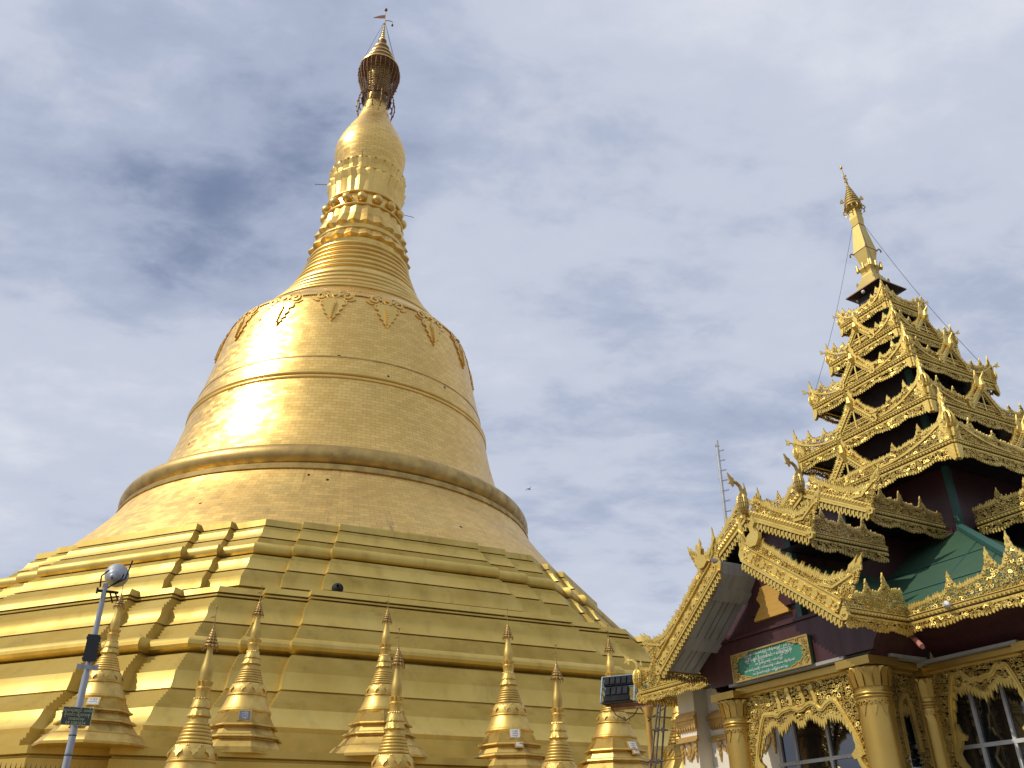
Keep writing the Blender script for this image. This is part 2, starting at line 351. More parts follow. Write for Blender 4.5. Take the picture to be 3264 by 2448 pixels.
# ================================================================== great stupa
AX = 90.0; AXB = -12.35
ax = (AX * bearing(AXB)[0], AX * bearing(AXB)[1])
stupa = empty("great_stupa", (ax[0], ax[1], 0))
tag(stupa, "huge gilded bell-shaped stupa towering behind the row of small stupas", "stupa")
C225 = cos(pi / 8); T225 = tan(pi / 8)
CORNER = 177.4
def plan(R, d1=2.6, d2=5.2, p1=.55, p2=1.1, steps=True):
    a = R * C225; h = a * T225; pts = []
    for k in range(8):
        # side whose normal bears CORNER - 22.5 - 45k ; walk with increasing bearing
        th = radians(CORNER + 22.5 + 45 * k); nx, ny = sin(th), cos(th); tx, ty = cos(th), -sin(th)
        loc = [(-h, a)]
        if steps:
            loc += [(-(h - d1), a), (-(h - d1), a + p1), (-(h - d2), a + p1), (-(h - d2), a + p2),
                    (h - d2, a + p2), (h - d2, a + p1), (h - d1, a + p1), (h - d1, a)]
        pts += [(x * tx + y * nx, x * ty + y * ny) for x, y in loc]
    return pts
def terrace(prof, name, steps=True, mat="terrace", sharp=28, p=(.55, 1.1)):
    mb = MB(); n = None
    for R, z in prof:
        pl = plan(R, steps=steps, p1=p[0], p2=p[1]); n = len(pl); mb.v.extend([(x, y, z) for x, y in pl])
    for i in range(len(prof) - 1):
        for k in range(n):
            k2 = (k + 1) % n; mb.f.append((i * n + k, i * n + k2, (i + 1) * n + k2, (i + 1) * n + k))
    mb.f.append(tuple(range((len(prof) - 1) * n, len(prof) * n)))
    return mb.build(name, M[mat], stupa, sharp=sharp)
def roll(R0, z0, R1, z1, bulge, n=7):
    return [(R0 + (R1 - R0) * i / n + bulge * sin(pi * i / n), z0 + (z1 - z0) * (0.5 - 0.5 * cos(pi * i / n))) for i in range(n + 1)]
def cove(R0, z0, R1, z1, n=5, sag=.12):
    return [(R0 + (R1 - R0) * i / n - sag * sin(pi * i / n), z0 + (z1 - z0) * i / n) for i in range(n + 1)]
def stairs(R0, z0, R1, z1, n):
    o = []
    for i in range(n):
        r = R0 + (R1 - R0) * i / n; za = z0 + (z1 - z0) * i / n; zb = z0 + (z1 - z0) * (i + 1) / n
        o += [(r, za), (r, zb)]
    return o
plinth = [(74, 0), (74, .5), (73.8, .55), (73.8, 1.8), (74, 1.85), (74, 2.1), (60, 2.1)]
terrace(plinth, "plinth", steps=False)
platform = [(57.2, 2.1), (57.2, 2.9), (56.6, 3.0), (56.2, 3.6), (56.0, 4.3), (55.85, 4.62), (55.6, 4.66), (55.6, 4.72), (55.95, 4.78), (55.95, 5.1), (55.75, 5.13), (55.75, 5.2), (56.0, 5.24), (56.0, 5.5), (45.0, 5.5)]
terrace(platform, "terrace")
low = ([(46.6, 5.5), (46.6, 5.95)] + stairs(46.4, 5.95, 46.05, 6.6, 2) + [(45.95, 6.62), (45.95, 7.0), (45.75, 7.02), (45.75, 7.1), (45.5, 7.12), (45.5, 7.35), (45.28, 7.38), (45.32, 7.6)]
       + cove(45.27, 7.62, 44.4, 8.55) + stairs(44.2, 8.57, 42.7, 9.47, 5)
       + [(42.75, 9.48), (42.75, 9.62), (42.30, 9.64), (42.30, 9.755), (42.5, 9.757)] + cove(42.48, 9.76, 42.12, 10.7, 4, .05)
       + stairs(41.9, 10.72, 40.75, 11.72, 5) + [(40.72, 11.73), (40.72, 11.83), (40.25, 11.85), (40.25, 11.96)]
       + roll(40.44, 11.97, 40.2, 12.84, .62) + stairs(40.0, 12.86, 39.0, 13.72, 4)
       + [(39.05, 13.73), (39.05, 13.84), (38.6, 13.86), (38.6, 13.97), (38.86, 13.98)] + cove(38.84, 14.0, 38.32, 14.97, 5, .16)
       + stairs(38.1, 14.99, 37.1, 15.66, 3) + [(37.15, 15.67), (37.15, 15.80), (36.6, 15.82), (36.6, 15.92), (37.05, 15.94), (37.05, 16.04), (36.55, 16.06), (36.55, 16.16), (36.98, 16.18), (36.8, 16.57), (32.0, 16.57)])
terrace(low, "terrace", p=(.78, 1.5))
up = ([(33.3, 16.57), (33.3, 16.9), (33.0, 16.93), (33.0, 17.3), (32.8, 17.33), (32.4, 17.36), (32.4, 17.48), (32.8, 17.5), (32.8, 17.63), (32.3, 17.65), (32.3, 17.80)] + cove(32.66, 17.82, 32.5, 18.52, 4, .04)
      + stairs(32.3, 18.54, 31.75, 19.05, 3) + [(31.75, 19.06), (31.75, 19.15), (31.25, 19.17), (31.25, 19.28), (31.6, 19.29)] + cove(31.55, 19.3, 31.0, 20.17, 5, .1)
      + stairs(30.8, 20.19, 30.2, 20.6, 3) + [(30.25, 20.61), (30.25, 20.67), (29.75, 20.68), (29.75, 20.755)] + roll(30.0, 20.76, 29.75, 21.68, .5)
      + stairs(29.6, 21.7, 29.2, 22.1, 2) + [(29.25, 22.11), (29.25, 22.2), (28.75, 22.22), (28.75, 22.33), (29.1, 22.34)] + cove(29.08, 22.36, 28.5, 23.12, 5, .1)
      + [(28.3, 23.14), (28.3, 23.36), (28.1, 23.37), (28.1, 23.45), (27.65, 23.46), (27.65, 23.55), (28.05, 23.56), (27.98, 24.05), (24.0, 24.05)])
terrace(up, "terrace")

rv = (cos(radians(AXB)), -sin(radians(AXB)))
def lean(z):
    d = 0.0095 * (z - 30) - 0.12 if z > 24 else 0
    return (rv[0] * d, rv[1] * d)
def uv_lathe(prof, name, mat, n=160, sharp=25, parent=None):
    """surface of revolution with a UV map in metres for the gold plates"""
    mb = MB(); vs = []; uvs = []; s = 0
    rref = sum(p[0] for p in prof) / len(prof)
    for i, (r, z) in enumerate(prof):
        if i: s += hypot(r - prof[i - 1][0], z - prof[i - 1][1])
        dx, dy = lean(z)
        for k in range(n + 1):
            t = 2 * pi * k / n; vs.append((r * sin(t) + dx, r * cos(t) + dy, z)); uvs.append((t * rref, s))
    fs = [(i * (n + 1) + k, (i + 1) * (n + 1) + k, (i + 1) * (n + 1) + k + 1, i * (n + 1) + k + 1) for i in range(len(prof) - 1) for k in range(n)]
    mb.v = vs; mb.f = fs
    me = mb.mesh(name, M[mat], sharp)
    ul = me.uv_layers.new(name="plates")
    flat = []
    for l in me.loops: flat += uvs[l.vertex_index]
    ul.data.foreach_set("uv", flat)
    return put(name, me, parent or stupa)
def dense(prof, k=3):
    o = []
    for (a, b), (c, d) in zip(prof[:-1], prof[1:]):
        o += [(a + (c - a) * i / k, b + (d - b) * i / k) for i in range(k)]
    return o + [prof[-1]]
def spline(pts, k=5):
    o = []
    for i in range(len(pts) - 1):
        p0, p1, p2, p3 = pts[max(i - 1, 0)], pts[i], pts[i + 1], pts[min(i + 2, len(pts) - 1)]
        for j in range(k):
            t = j / k
            o.append(tuple(.5 * (2 * p1[q] + (-p0[q] + p2[q]) * t + (2 * p0[q] - 5 * p1[q] + 4 * p2[q] - p3[q]) * t * t + (-p0[q] + 3 * p1[q] - 3 * p2[q] + p3[q]) * t ** 3) for q in (0, 1)))
    return o + [pts[-1]]
skirt = spline([(26.6, 23.6), (25.2, 25.4), (22.95, 28.1), (21.65, 29.8), (20.75, 31.3)])
uv_lathe(skirt, "bell_skirt", "skirt")
def ringp(z0, z1, r0, r1, b, n=8):
    return [(r0 + (r1 - r0) * i / n + b * sin(pi * i / n), z0 + (z1 - z0) * (.5 - .5 * cos(pi * i / n))) for i in range(n + 1)]
tor = [(20.7, 31.1), (20.95, 31.2), (20.95, 31.4), (20.75, 31.5), (20.75, 31.75)] + [(19.85 + 1.0 * cos(t), 32.75 + 1.05 * sin(t)) for t in [radians(a) for a in range(-75, 126, 15)]] + [(18.7, 34.2)]
mbt = MB(); mbt.lathe(tor, 160, shear=lean, caps=False); mbt.build("rim_moulding", M["torus"], stupa, sharp=40)
BELL = spline([(19.0, 33.7), (18.45, 34.8), (17.7, 36.5), (16.85, 39.4), (16.4, 41.5), (16.12, 43.0), (15.45, 46), (14.9, 48.5), (14.5, 50.3), (14.2, 52), (13.9, 53.3), (13.45, 54.4), (12.6, 55.4), (11.5, 56.3), (10.6, 57.3)], 4)
bell = uv_lathe(BELL, "bell", "bell")
def bell_r(z):
    for (a, b), (c, d) in zip(BELL[:-1], BELL[1:]):
        if b <= z <= d: return a + (c - a) * (z - b) / (d - b)
    return BELL[-1][0] if z > BELL[-1][1] else BELL[0][0]
mb = MB()
r1 = bell_r(43.1)
mb.lathe([(r1 - .1, 42.5)] + ringp(42.6, 42.95, bell_r(42.6) + .02, bell_r(42.95) + .02, .13, 5) + ringp(43.0, 43.5, bell_r(43) + .02, bell_r(43.5) + .02, .2, 6) + [(r1 - .2, 43.55)], 160, shear=lean, caps=False)
mb.build("band_moulding", M["gold_smooth"], bell, sharp=35)
mb = MB(); r1 = bell_r(45.3); mb.lathe([(r1 - .1, 45.2), (r1 + .05, 45.24), (r1 + .04, 45.36), (r1 - .1, 45.42)], 160, shear=lean, caps=False)
mb.build("plate_lap", M["torus"], bell, sharp=35)
# leaf pendants in relief on the bell's shoulder
def on_bell(th0, off=0.0):
    def fn(x, y, z):
        zc = 53.75 + y; r = bell_r(zc) + z * .42; t = th0 + x / 13.6; d = lean(zc)
        return (r * sin(t) + d[0], r * cos(t) + d[1], zc)
    return fn
def disc(cx, cy, r, n=10): return [(cx + r * cos(2 * pi * i / n), cy + r * sin(2 * pi * i / n)) for i in range(n)]
def spiral(cx, cy, r, a0, turns, n=11, shrink=.75):
    return [(cx + r * (1 - shrink * i / (n - 1)) * cos(a0 + turns * 2 * pi * i / (n - 1)), cy + r * (1 - shrink * i / (n - 1)) * sin(a0 + turns * 2 * pi * i / (n - 1))) for i in range(n)]
half = [(0, -3.75), (.22, -3.3), (.42, -3.15), (.36, -2.85), (.75, -2.65), (.62, -2.3), (1.0, -2.0), (.85, -1.6), (1.2, -1.25), (.9, -.8), (.5, -.55)]
def pendant(th0):
    mb = MB(); fn = on_bell(th0)
    leaf = half + [(-x, y) for x, y in half[::-1][:-1]]
    mb.poly(leaf, -.1, .34, fn)
    mb.poly([(0, -3.4), (.16, -2.2), (.3, -1.2), (0, -.4), (-.3, -1.2), (-.16, -2.2)], .1, .62, fn)
    for i in range(7): mb.poly(disc(0, -3.2 + i * .3, .10 + .012 * i, 6), .1, .75, fn)
    mb.poly(disc(0, .1, .62, 12), -.1, .32, fn); mb.poly(disc(0, .1, .25, 8), .3, .6, fn)
    for sx in (-1, 1):
        mb.ribbon([(sx * x, y) for x, y in spiral(1.25, -.05, .62, pi, -1.35)], .26, -.1, .34, fn)
        mb.ribbon([(sx * x, y) for x, y in spiral(.95, -1.15, .45, pi * .8, -1.3)], .2, -.1, .3, fn)
        mb.ribbon([(sx * x, y) for x, y in [(.5, -.35), (1.1, -.75), (1.7, -.8), (2.15, -.55)]], .18, -.1, .25, fn, .7)
        mb.ribbon([(sx * x, y) for x, y in [(.3, .55), (.9, .75), (1.5, .6)]], .2, -.1, .25, fn, .5)
    w = 2 * pi * 13.6 / 16
    for i in range(7):
        x = 2.0 + i * .22 if i < 4 else -(2.0 + (i - 4) * .22)
        sag = .35 - .06 * abs(abs(x) - w / 2)
        mb.poly([(x - .22, sag), (x - .02, sag + .2), (x + .2, sag + .02), (x, sag - .22)], -.1, .3, fn)
    return mb.build("leaf_pendant", M["gold_smooth"], bell, sharp=30)
for k in range(16): pendant(radians(176.2 + 22.5 * k))

# ringed cone
cone_r = [(57.0, 10.75), (57.9, 10.2), (58.9, 9.35), (59.9, 8.75), (60.9, 8.1), (62.2, 7.5), (63.0, 7.15), (63.95, 6.8), (64.8, 6.5), (65.6, 6.22), (66.4, 6.05), (67.35, 5.85)]
prof = [(11.6, 56.2), (11.0, 56.9)]
for (za, ra), (zb, rb) in zip(cone_r[:-1], cone_r[1:]):
    prof += [(ra - .02, za + .0)] + ringp(za + .14, zb - .14, ra + .05, rb + .05, .30, 8) + [(rb - .02, zb - .0)]
mb = MB(); mb.lathe(prof, 120, shear=lean, caps=False); mb.build("ringed_cone", M["gold_smooth"], stupa, sharp=40)
tri = lambda t, n: 2 * abs((t * n / (2 * pi)) % 1 - .5) * 2 - 1   # -1..1
def lotus(prof, amps, n, name, seg=None):
    mb = MB()
    seg = seg or n * 8
    zs = {z: a for (r, z), a in zip(prof, amps)}
    mb.lathe(prof, seg, shear=lean, caps=False, mod=lambda t, r, z: .62 * zs[z] * tri(t, n))
    mb.build(name, M["gold_smooth"], stupa, sharp=7)
lotus([(5.7, 67.3), (5.78, 67.9), (6.25, 68.15), (6.1, 68.5), (5.65, 69.3), (5.55, 69.45)], [0, .05, .32, .28, .14, .05], 22, "lotus_band")
ring = lambda z, r, b=.2, h=.4: [(r - .15, z - h / 2 - .02)] + ringp(z - h / 2, z + h / 2, r, r, b, 6) + [(r - .15, z + h / 2 + .02)]
def rings(items, name):
    mb = MB()
    for it in items: mb.lathe(ring(*it), 96, shear=lean, caps=False)
    mb.build(name, M["gold_smooth"], stupa, sharp=40)
rings([(69.6, 5.5, .2, .36)], "ring_moulding")
lotus([(5.3, 69.7), (5.4, 70.3), (5.75, 70.65), (5.55, 71.1), (5.05, 72.3), (4.92, 73.6)], [0, .04, .34, .3, .2, .12], 22, "lotus_band")
rings([(73.8, 4.92, .2, .36), (75.95, 4.78, .2, .36)], "ring_moulding")
mb = MB(); mb.lathe([(4.95, 73.6), (4.7, 74.6), (4.68, 76.1)], 96, shear=lean, caps=False); band = mb.build("bead_band", M["gold_smooth"], stupa, sharp=30)
def sphere(mb, c, r, n=12, m=8, sz=1.0):
    mb.lathe([(max(r * sin(pi * i / m), 1e-4), c[2] - r * sz * cos(pi * i / m)) for i in range(m + 1)], n, c=(c[0], c[1]), caps=False)
mbd = MB(); sphere(mbd, (0, 0, 0), .66, 16, 10); bead_me = mbd.mesh("bead", M["gold_smooth"], 40)
for k in range(16):
    t = radians(173 + 22.5 * k); d = lean(74.85); put("bead", bead_me, band, ((4.9) * sin(t) + d[0], 4.9 * cos(t) + d[1], 74.85))
lotus([(4.62, 76.05), (4.62, 77.2), (4.72, 78.6), (4.95, 79.4), (5.0, 79.7), (4.6, 79.75)], [.1, .12, .18, .28, .3, .05], 26, "lotus_band")
rings([(79.95, 4.72, .18, .34)], "ring_moulding")
lotus([(4.66, 80.1), (4.75, 80.8), (4.98, 81.5), (5.0, 81.7), (4.4, 81.85), (4.1, 81.7)], [.08, .16, .26, .26, .1, 0], 26, "lotus_band")
bud = spline([(4.0, 81.3), (4.15, 82.6), (4.5, 84.0), (4.72, 85.3), (4.7, 86.4), (4.45, 87.6), (3.95, 88.9), (3.05, 90.9), (2.4, 92.3), (1.8, 94.6), (1.35, 96.6), (1.25, 98.5)], 4)
uv_lathe(bud, "banana_bud", "bell", n=96)
mb = MB()
lr = radians(AXB + 90)
for b, z, l in ((AXB + 90 + 180, 80.4, 1.7), (AXB + 90, 77.0, 1.4), (178, 81.6, 1.2)):
    mb = MB(); u = bearing(b); d = lean(z); mb.tube([(u[0] * 4.6 + d[0], u[1] * 4.6 + d[1], z), (u[0] * (5 + l) + d[0], u[1] * (5 + l) + d[1], z - .3)], .035, 6)
    mb.build("iron_bar", M["black"], stupa)
# umbrella (hti)
hti = None
def sh(z): return lean(z)
mb = MB()
cage = spline([(2.05, 96.6), (1.98, 97.4), (2.25, 98.8), (2.65, 100.2), (2.92, 101.5), (2.9, 102.4), (2.7, 103.1)], 4)
NR = 28
for k in range(NR):
    t = 2 * pi * k / NR
    mb.tube([(r * sin(t) + sh(z)[0], r * cos(t) + sh(z)[1], z) for r, z in cage[::2]], .075, 4)
for r, z in cage:
    mb.lathe([(r - .04, z - .05), (r + .05, z), (r - .04, z + .05)], 48, shear=sh, caps=False)
rnd = random.Random(3)
for i in range(420):
    r, z = rnd.choice(cage); t = rnd.random() * 2 * pi; z += rnd.uniform(-.2, .2); s = rnd.uniform(.06, .13)
    x, y = (r + .06) * sin(t) + sh(z)[0], (r + .06) * cos(t) + sh(z)[1]
    mb.add([(x, y, z + s), (x - s, y, z - s), (x + s, y, z - s), (x, y - s, z - s)], [(0, 1, 3), (0, 3, 2), (1, 2, 3)])
for k in range(14):   # hanging hooks below
    t = 2 * pi * k / 14
    pts = [(2.0, 97.0), (2.45, 96.9), (2.6, 96.2), (2.65, 95.2), (2.5, 94.3), (2.3, 93.7)]
    mb.tube([(r * sin(t) + sh(z)[0], r * cos(t) + sh(z)[1], z) for r, z in pts], .075, 4)
    for r, z in pts[1:]:
        sphere(mb, (r * sin(t) + sh(z)[0], r * cos(t) + sh(z)[1], z), .13, 5, 4)
hti = mb.build("umbrella_net", M["hti"], stupa)
mb = MB(); mb.lathe([(1.4, 96.2), (1.35, 98.0), (1.6, 100), (1.75, 103)], 48, shear=sh, caps=False); mb.build("umbrella_stem", M["torus"], stupa, sharp=40)
tiers = [(103.1, 2.75), (104.7, 2.0), (105.95, 1.55), (107.4, 1.05), (109.1, .52)]
mb = MB(); mbn = MB()
for i, (z, r) in enumerate(tiers):
    rn = tiers[i + 1][1] if i < 4 else .25; zn = tiers[i + 1][0] if i < 4 else 110.2
    mb.lathe([(r - .1, z), (r + .08, z + .03), (r + .08, z + .22), (rn * .85 + .05, z + .34), (rn * .85, zn - .03)], 48, shear=sh, caps=False)
    zl = tiers[i - 1][0] if i else z - .6; rl = tiers[i - 1][1] if i else r
    if i: mbn.lathe([(r + .02, z - .01), (r + (rl - r) * .28, z - .62 * (z - zl)), (r + (rl - r) * .1, z - .66 * (z - zl))], 48, shear=sh, caps=False)
for z, r in ((110.2, .34), (110.75, .24), (111.2, .2), (111.6, .17), (112, .15), (112.4, .13), (112.75, .11), (113.1, .15), (113.4, .12)):
    d = sh(z); sphere(mb, (d[0], d[1], z), r, 10, 6)
d = sh(113)
mb.tube([(d[0], d[1], 110), (sh(117)[0], sh(117)[1], 116.3)], .045, 6)
mb.build("umbrella", M["gold_smooth"], stupa, sharp=40)
for r, z in ((2.6, 102.95),): mbn.lathe([(r, z), (r - .3, z - .1), (1.2, z - .2)], 48, shear=sh, caps=False)
mbn.build("umbrella_fringe", M["hti"], stupa, sharp=40)
mb = MB(); d = sh(116.5); sphere(mb, (d[0], d[1], 116.3), .24, 10, 8, 1.3); mb.build("diamond_bud", M["hti"], stupa, sharp=40)
mb = MB(); d = sh(114.6)
fnv = lambda x, y, z: (d[0] + rv[0] * x + z * rv[1], d[1] + rv[1] * x - z * rv[0], 114.6 + y)
mb.poly([(0, .5), (-.35, .35), (-.9, .1), (-1.5, -.35), (-1.75, -.55), (-1.1, -.45), (-.5, -.35), (0, -.2)], -.04, .04, fnv)
mb.poly([(0, -.75), (.6, -.55), (1.15, -.7), (1.15, -.78), (.6, -.65), (0, -.85)], -.04, .04, fnv)
mb.build("vane", M["copper"], stupa)
mb = MB(); sphere(mb, fnv(1.15, -1.5, 0), .17, 8, 6, 1.6); mb.tube([fnv(1.15, -1.3, 0), fnv(1.15, -.75, 0)], .02, 4); mb.build("bell_drop", M["black"], stupa)
mb = MB()
for k in range(6):
    t = radians(AXB + 60 * k + 20); mb.tube([(.15 * sin(t) + sh(113)[0], .15 * cos(t) + sh(113)[1], 113.2), (2.8 * sin(t) + sh(103)[0], 2.8 * cos(t) + sh(103)[1], 103.2)], .028, 4)
mb.build("stay_wire", M["black"], stupa)
# loudspeaker horn on the upper terrace
p = at_z(1076, 1873.5, 17.25)
spk = empty("loudspeaker", (p.x, p.y, 16.57), atan2(-p.y, -p.x) + pi / 2 + pi)
tag(spk, "round grey horn loudspeaker standing on a golden terrace ledge of the great stupa", "loudspeaker")
mb = MB()
def horn(mb, prof, c, n=24):   # axis along -y
    b = len(mb.v)
    for r, a in prof:
        for k in range(n):
            t = 2 * pi * k / n; mb.v.append((c[0] + r * cos(t), c[1] - a, c[2] + r * sin(t)))
    for i in range(len(prof) - 1):
        for k in range(n):
            k2 = (k + 1) % n; mb.f.append((b + i * n + k, b + i * n + k2, b + (i + 1) * n + k2, b + (i + 1) * n + k))
horn(mb, [(.08, -.5), (.1, -.2), (.2, 0), (.34, .18), (.37, .2), (.36, .22), (.3, .16), (.14, 0), (.05, -.1), (.001, -.12)], (0, 0, .68))
mb.build("horn", M["lamp_grey"], spk, sharp=40)
mb = MB(); mb.box(-.03, .03, -.03, .03, 0, .62); mb.box(-.15, .15, -.15, .15, 0, .03); mb.build("bracket", M["black"], spk)

# ================================================================== small stupas
def text(name, body, size, mat, parent, loc, rot, align='CENTER', ext=.002):
    c = bpy.data.curves.new(name, 'FONT'); c.body = body; c.size = size; c.align_x = align; c.extrude = ext
    c.materials.append(mat); o = bpy.data.objects.new(name, c); COL.objects.link(o)
    dg = bpy.context.evaluated_depsgraph_get()
    me = bpy.data.meshes.new_from_object(o.evaluated_get(dg), depsgraph=dg)
    bpy.data.objects.remove(o); bpy.data.curves.remove(c)
    if not me.materials: me.materials.append(mat)
    return put2(name, me, parent, loc, rot)
def put2(name, me, parent, loc, rot):
    o = bpy.data.objects.new(name, me); COL.objects.link(o); o.location = loc; o.rotation_euler = rot; o.parent = parent; return o

def small_stupa(slim=1.0, ledges=2, leaf_n=9):
    root = empty("small_stupa", (0, 0, 0))
    k = slim
    # moulded octagonal base
    mb = MB()
    oct_p = []
    if ledges >= 3: oct_p += [(2.42, -.95), (2.42, -.86), (2.30, -.82), (2.02, -.52), (1.98, -.50), (1.98, -.46), (1.86, -.44)]
    else: oct_p += [(1.86, -.62), (1.86, -.55), (1.80, -.52), (1.80, -.44)]
    oct_p += [(1.80, -.40), (1.55, -.10), (1.50, -.08), (1.50, -.04), (1.64, -.03), (1.67, .0), (1.64, .06), (1.56, .075), (1.56, .11), (1.44, .115), (1.30, .36), (1.27, .38), (1.27, .41), (1.42, .42), (1.45, .45), (1.42, .50), (1.34, .515), (1.34, .545)]
    oct_p += [(1.28, .55), (1.28, .61), (1.23, .615), (1.23, .68), (1.18, .685), (1.18, .76), (1.13, .765), (1.13, .85), (1.07, .855), (1.07, .98)]
    oct_p = [(r * k, z) for r, z in oct_p]
    mb.lathe(oct_p, 8, ph=pi / 8 + .2); mb.build("octagonal_base", M["small"], root, sharp=25)
    mb = MB()
    pr = [(1.0, .96), (1.03, .99), (1.05, 1.05), (1.03, 1.12), (.98, 1.15)] + spline([(.98, 1.15), (.88, 1.35), (.80, 1.55), (.765, 1.66)], 3) + [(.79, 1.67), (.80, 1.70), (.79, 1.73), (.765, 1.735), (.775, 1.755), (.755, 1.775)] + spline([(.755, 1.78), (.73, 1.95), (.68, 2.08), (.60, 2.17)], 3)
    mb.lathe([(r * k, z) for r, z in pr], 48); bl = mb.build("bell", M["small"], root, sharp=30)
    # leaf relief on the bell
    mb = MB()
    for i in range(leaf_n):
        t0 = 2 * pi * i / leaf_n
        def fn(x, y, z, t0=t0):
            zc = 2.1 + y; r = (.60 + (2.17 - zc) * .42 if zc > 1.95 else .74 + (1.95 - zc) * .12) * k + z; t = t0 + x / (.7 * k)
            return (r * sin(t), r * cos(t), zc)
        mb.poly([(0, -.30), (.05, -.2), (.11, -.16), (.10, -.08), (.17, -.06), (.17, 0), (.23, .0), (.25, .05), (-.25, .05), (-.23, 0), (-.17, 0), (-.17, -.06), (-.10, -.08), (-.11, -.16), (-.05, -.2)], -.02, .045, fn)
    mb.build("leaf_band", M["small"], bl, sharp=30)
    mb = MB(); pr = []
    for i in range(6):
        za = 2.19 + i * .103; ra = .565 - i * .036
        pr += ringp(za, za + .098, ra, ra - .03, .035, 6)
    mb.lathe([(r * k, z) for r, z in pr], 40); mb.build("ringed_cone", M["small"], root, sharp=40)
    # lotus and bead bands
    mb = MB()
    pr = [(.335, 2.80), (.31, 2.93), (.335, 2.94), (.39, 2.98), (.37, 3.03), (.315, 3.17), (.30, 3.2), (.335, 3.215), (.33, 3.25), (.29, 3.36), (.265, 3.44), (.255, 3.48)]
    am = {2.98: .02, 3.03: .012, 3.215: .014}
    mb.lathe([(r * k, z) for r, z in pr], 48, mod=lambda t, r, z: am.get(z, 0) * tri(t, 12)); 
    pr = [(.25, 3.46), (.25, 3.52), (.225, 3.53), (.225, 3.6), (.235, 3.7), (.265, 3.79), (.235, 3.81), (.225, 3.85), (.27, 3.97), (.275, 4.0), (.23, 4.02), (.19, 4.03)]
    am2 = {3.79: .015, 3.97: .02, 4.0: .02}
    mb.lathe([(r * k, z) for r, z in pr], 48, mod=lambda t, r, z: am2.get(z, 0) * tri(t, 12))
    for i in range(18):
        t = 2 * pi * i / 18; sphere(mb, (.245 * k * sin(t), .245 * k * cos(t), 3.49), .035, 6, 4)
    mb.build("lotus_band", M["small"], root, sharp=30)
    mb = MB()
    mb.lathe([(r * k, z) for r, z in spline([(.19, 4.02), (.198, 4.15), (.205, 4.28), (.19, 4.42), (.15, 4.62), (.115, 4.85), (.1, 5.05), (.09, 5.2)], 4)], 32)
    mb.build("banana_bud", M["small"], root, sharp=40)
    mb = MB()
    for i, (z, r) in enumerate(((5.08, .20), (5.19, .17), (5.29, .14), (5.38, .112), (5.46, .086), (5.53, .064))):
        mb.lathe([(r, z), (r + .01, z + .015), (r - .005, z + .04), (r * .72, z + .09)], 16)
        for j in range(12):
            t = 2 * pi * j / 12 + i; x, y = r * 1.12 * sin(t), r * 1.12 * cos(t); s = .02 + .006 * (i == 0)
            mb.add([(x, y, z + s * 2), (x - s, y, z - s), (x + s, y, z - s), (x * 1.1, y * 1.1, z - s)], [(0, 1, 3), (0, 3, 2), (0, 2, 1), (1, 2, 3)])
    for j in range(10):
        t = 2 * pi * j / 10; mb.tube([(.19 * sin(t), .19 * cos(t), 5.1), (.245 * sin(t), .245 * cos(t), 5.05), (.225 * sin(t), .225 * cos(t), 4.95)], .015, 4)
    for z, r in ((5.58, .04), (5.65, .034), (5.71, .03), (5.77, .027), (5.9, .022), (6.05, .02)): sphere(mb, (0, 0, z), r, 8, 6)
    mb.tube([(0, 0, 5.4), (0, 0, 6.32)], .011, 6)
    mb.poly([(0, .06), (-.12, .03), (-.17, -.03), (-.06, -.01), (0, -.03)], -.006, .006, lambda x, y, z: (x, z, 6.0 + y))
    sphere(mb, (0, 0, 6.33), .028, 8, 6, 2.2)
    mb.build("umbrella", M["small_hti"], root, sharp=40)
    return root
def plaque(root, face, stone, ink, z, w, h, r, tilt, lines, rz):
    mb = MB(); a = rz; 
    e = None
    fr = MB(); fr.box(-w / 2 - .05, w / 2 + .05, -.03, .05, -h / 2 - .05, h / 2 + .05)
    o = fr.build("plaque", M["small"], root)
    o.location = (r * sin(a), r * cos(a), z); o.rotation_euler = (tilt, 0, pi - a)
    sl = MB(); sl.box(-w / 2, w / 2, -.042, -.02, -h / 2, h / 2); sl.build("stone_slab", stone, o)
    if lines:
        for i, s in enumerate(lines):
            text("lettering", s, h * .8 / max(len(lines), 2) * .72, ink, o, (0, -.044, h / 2 - h * (.30 + .8 * i / max(len(lines), 2)) * 1.0), (pi / 2, 0, 0), ext=.001)
    return o
wide = small_stupa(1.0, 2); wider = small_stupa(1.0, 3); slim = small_stupa(.88, 2)
back = [  # x, tip y, distance, base z, scale, prototype, turn, label
    (402, 1842, 36.2, 6.25, .83, 'x', .10, "small gold stupa behind the grey lamp post, leftmost of the row on the ledge"),
    (834, 1861, 36.8, 5.95, .95, 'w', .32, "small gold stupa with a blue-grey plaque under its bell"),
    (1238, 1893, 37.8, 6.3, .90, 'x', .05, "small gold stupa without a plaque, half hidden by a slimmer gold spire"),
    (1621, 1937, 39.5, 5.65, .99, 'w', .22, "small gold stupa with two white plaques one above the other"),
    (1934.6, 1988, 40.3, 5.5, .935, 'w', .42, "small gold stupa behind the floodlight rack, with a slanted white plaque"),
]
front = [
    (687.5, 1927, 26.8, .93, "slim gold front stupa cut by the picture edge, left of the blue-grey plaque"),
    (1277, 1997.6, 28.0, .93, "slim gold stupa in front, nearest the middle, overlapping a stupa without plaque"),
    (1769, 2049, 30.5, .93, "slim gold stupa in front, between the two-plaque stupa and the floodlight rack"),
]
MY = ["\u101e\u102c\u1038\u1026\u1038\u1005\u102d\u102f\u1038", "\u1000\u1031\u102c\u1004\u103a\u1038\u1019\u103e\u102f", "\u1021\u101c\u103e\u1030\u101b\u103e\u1004\u103a"]
used_w, used_s = set(), False
stupas = []
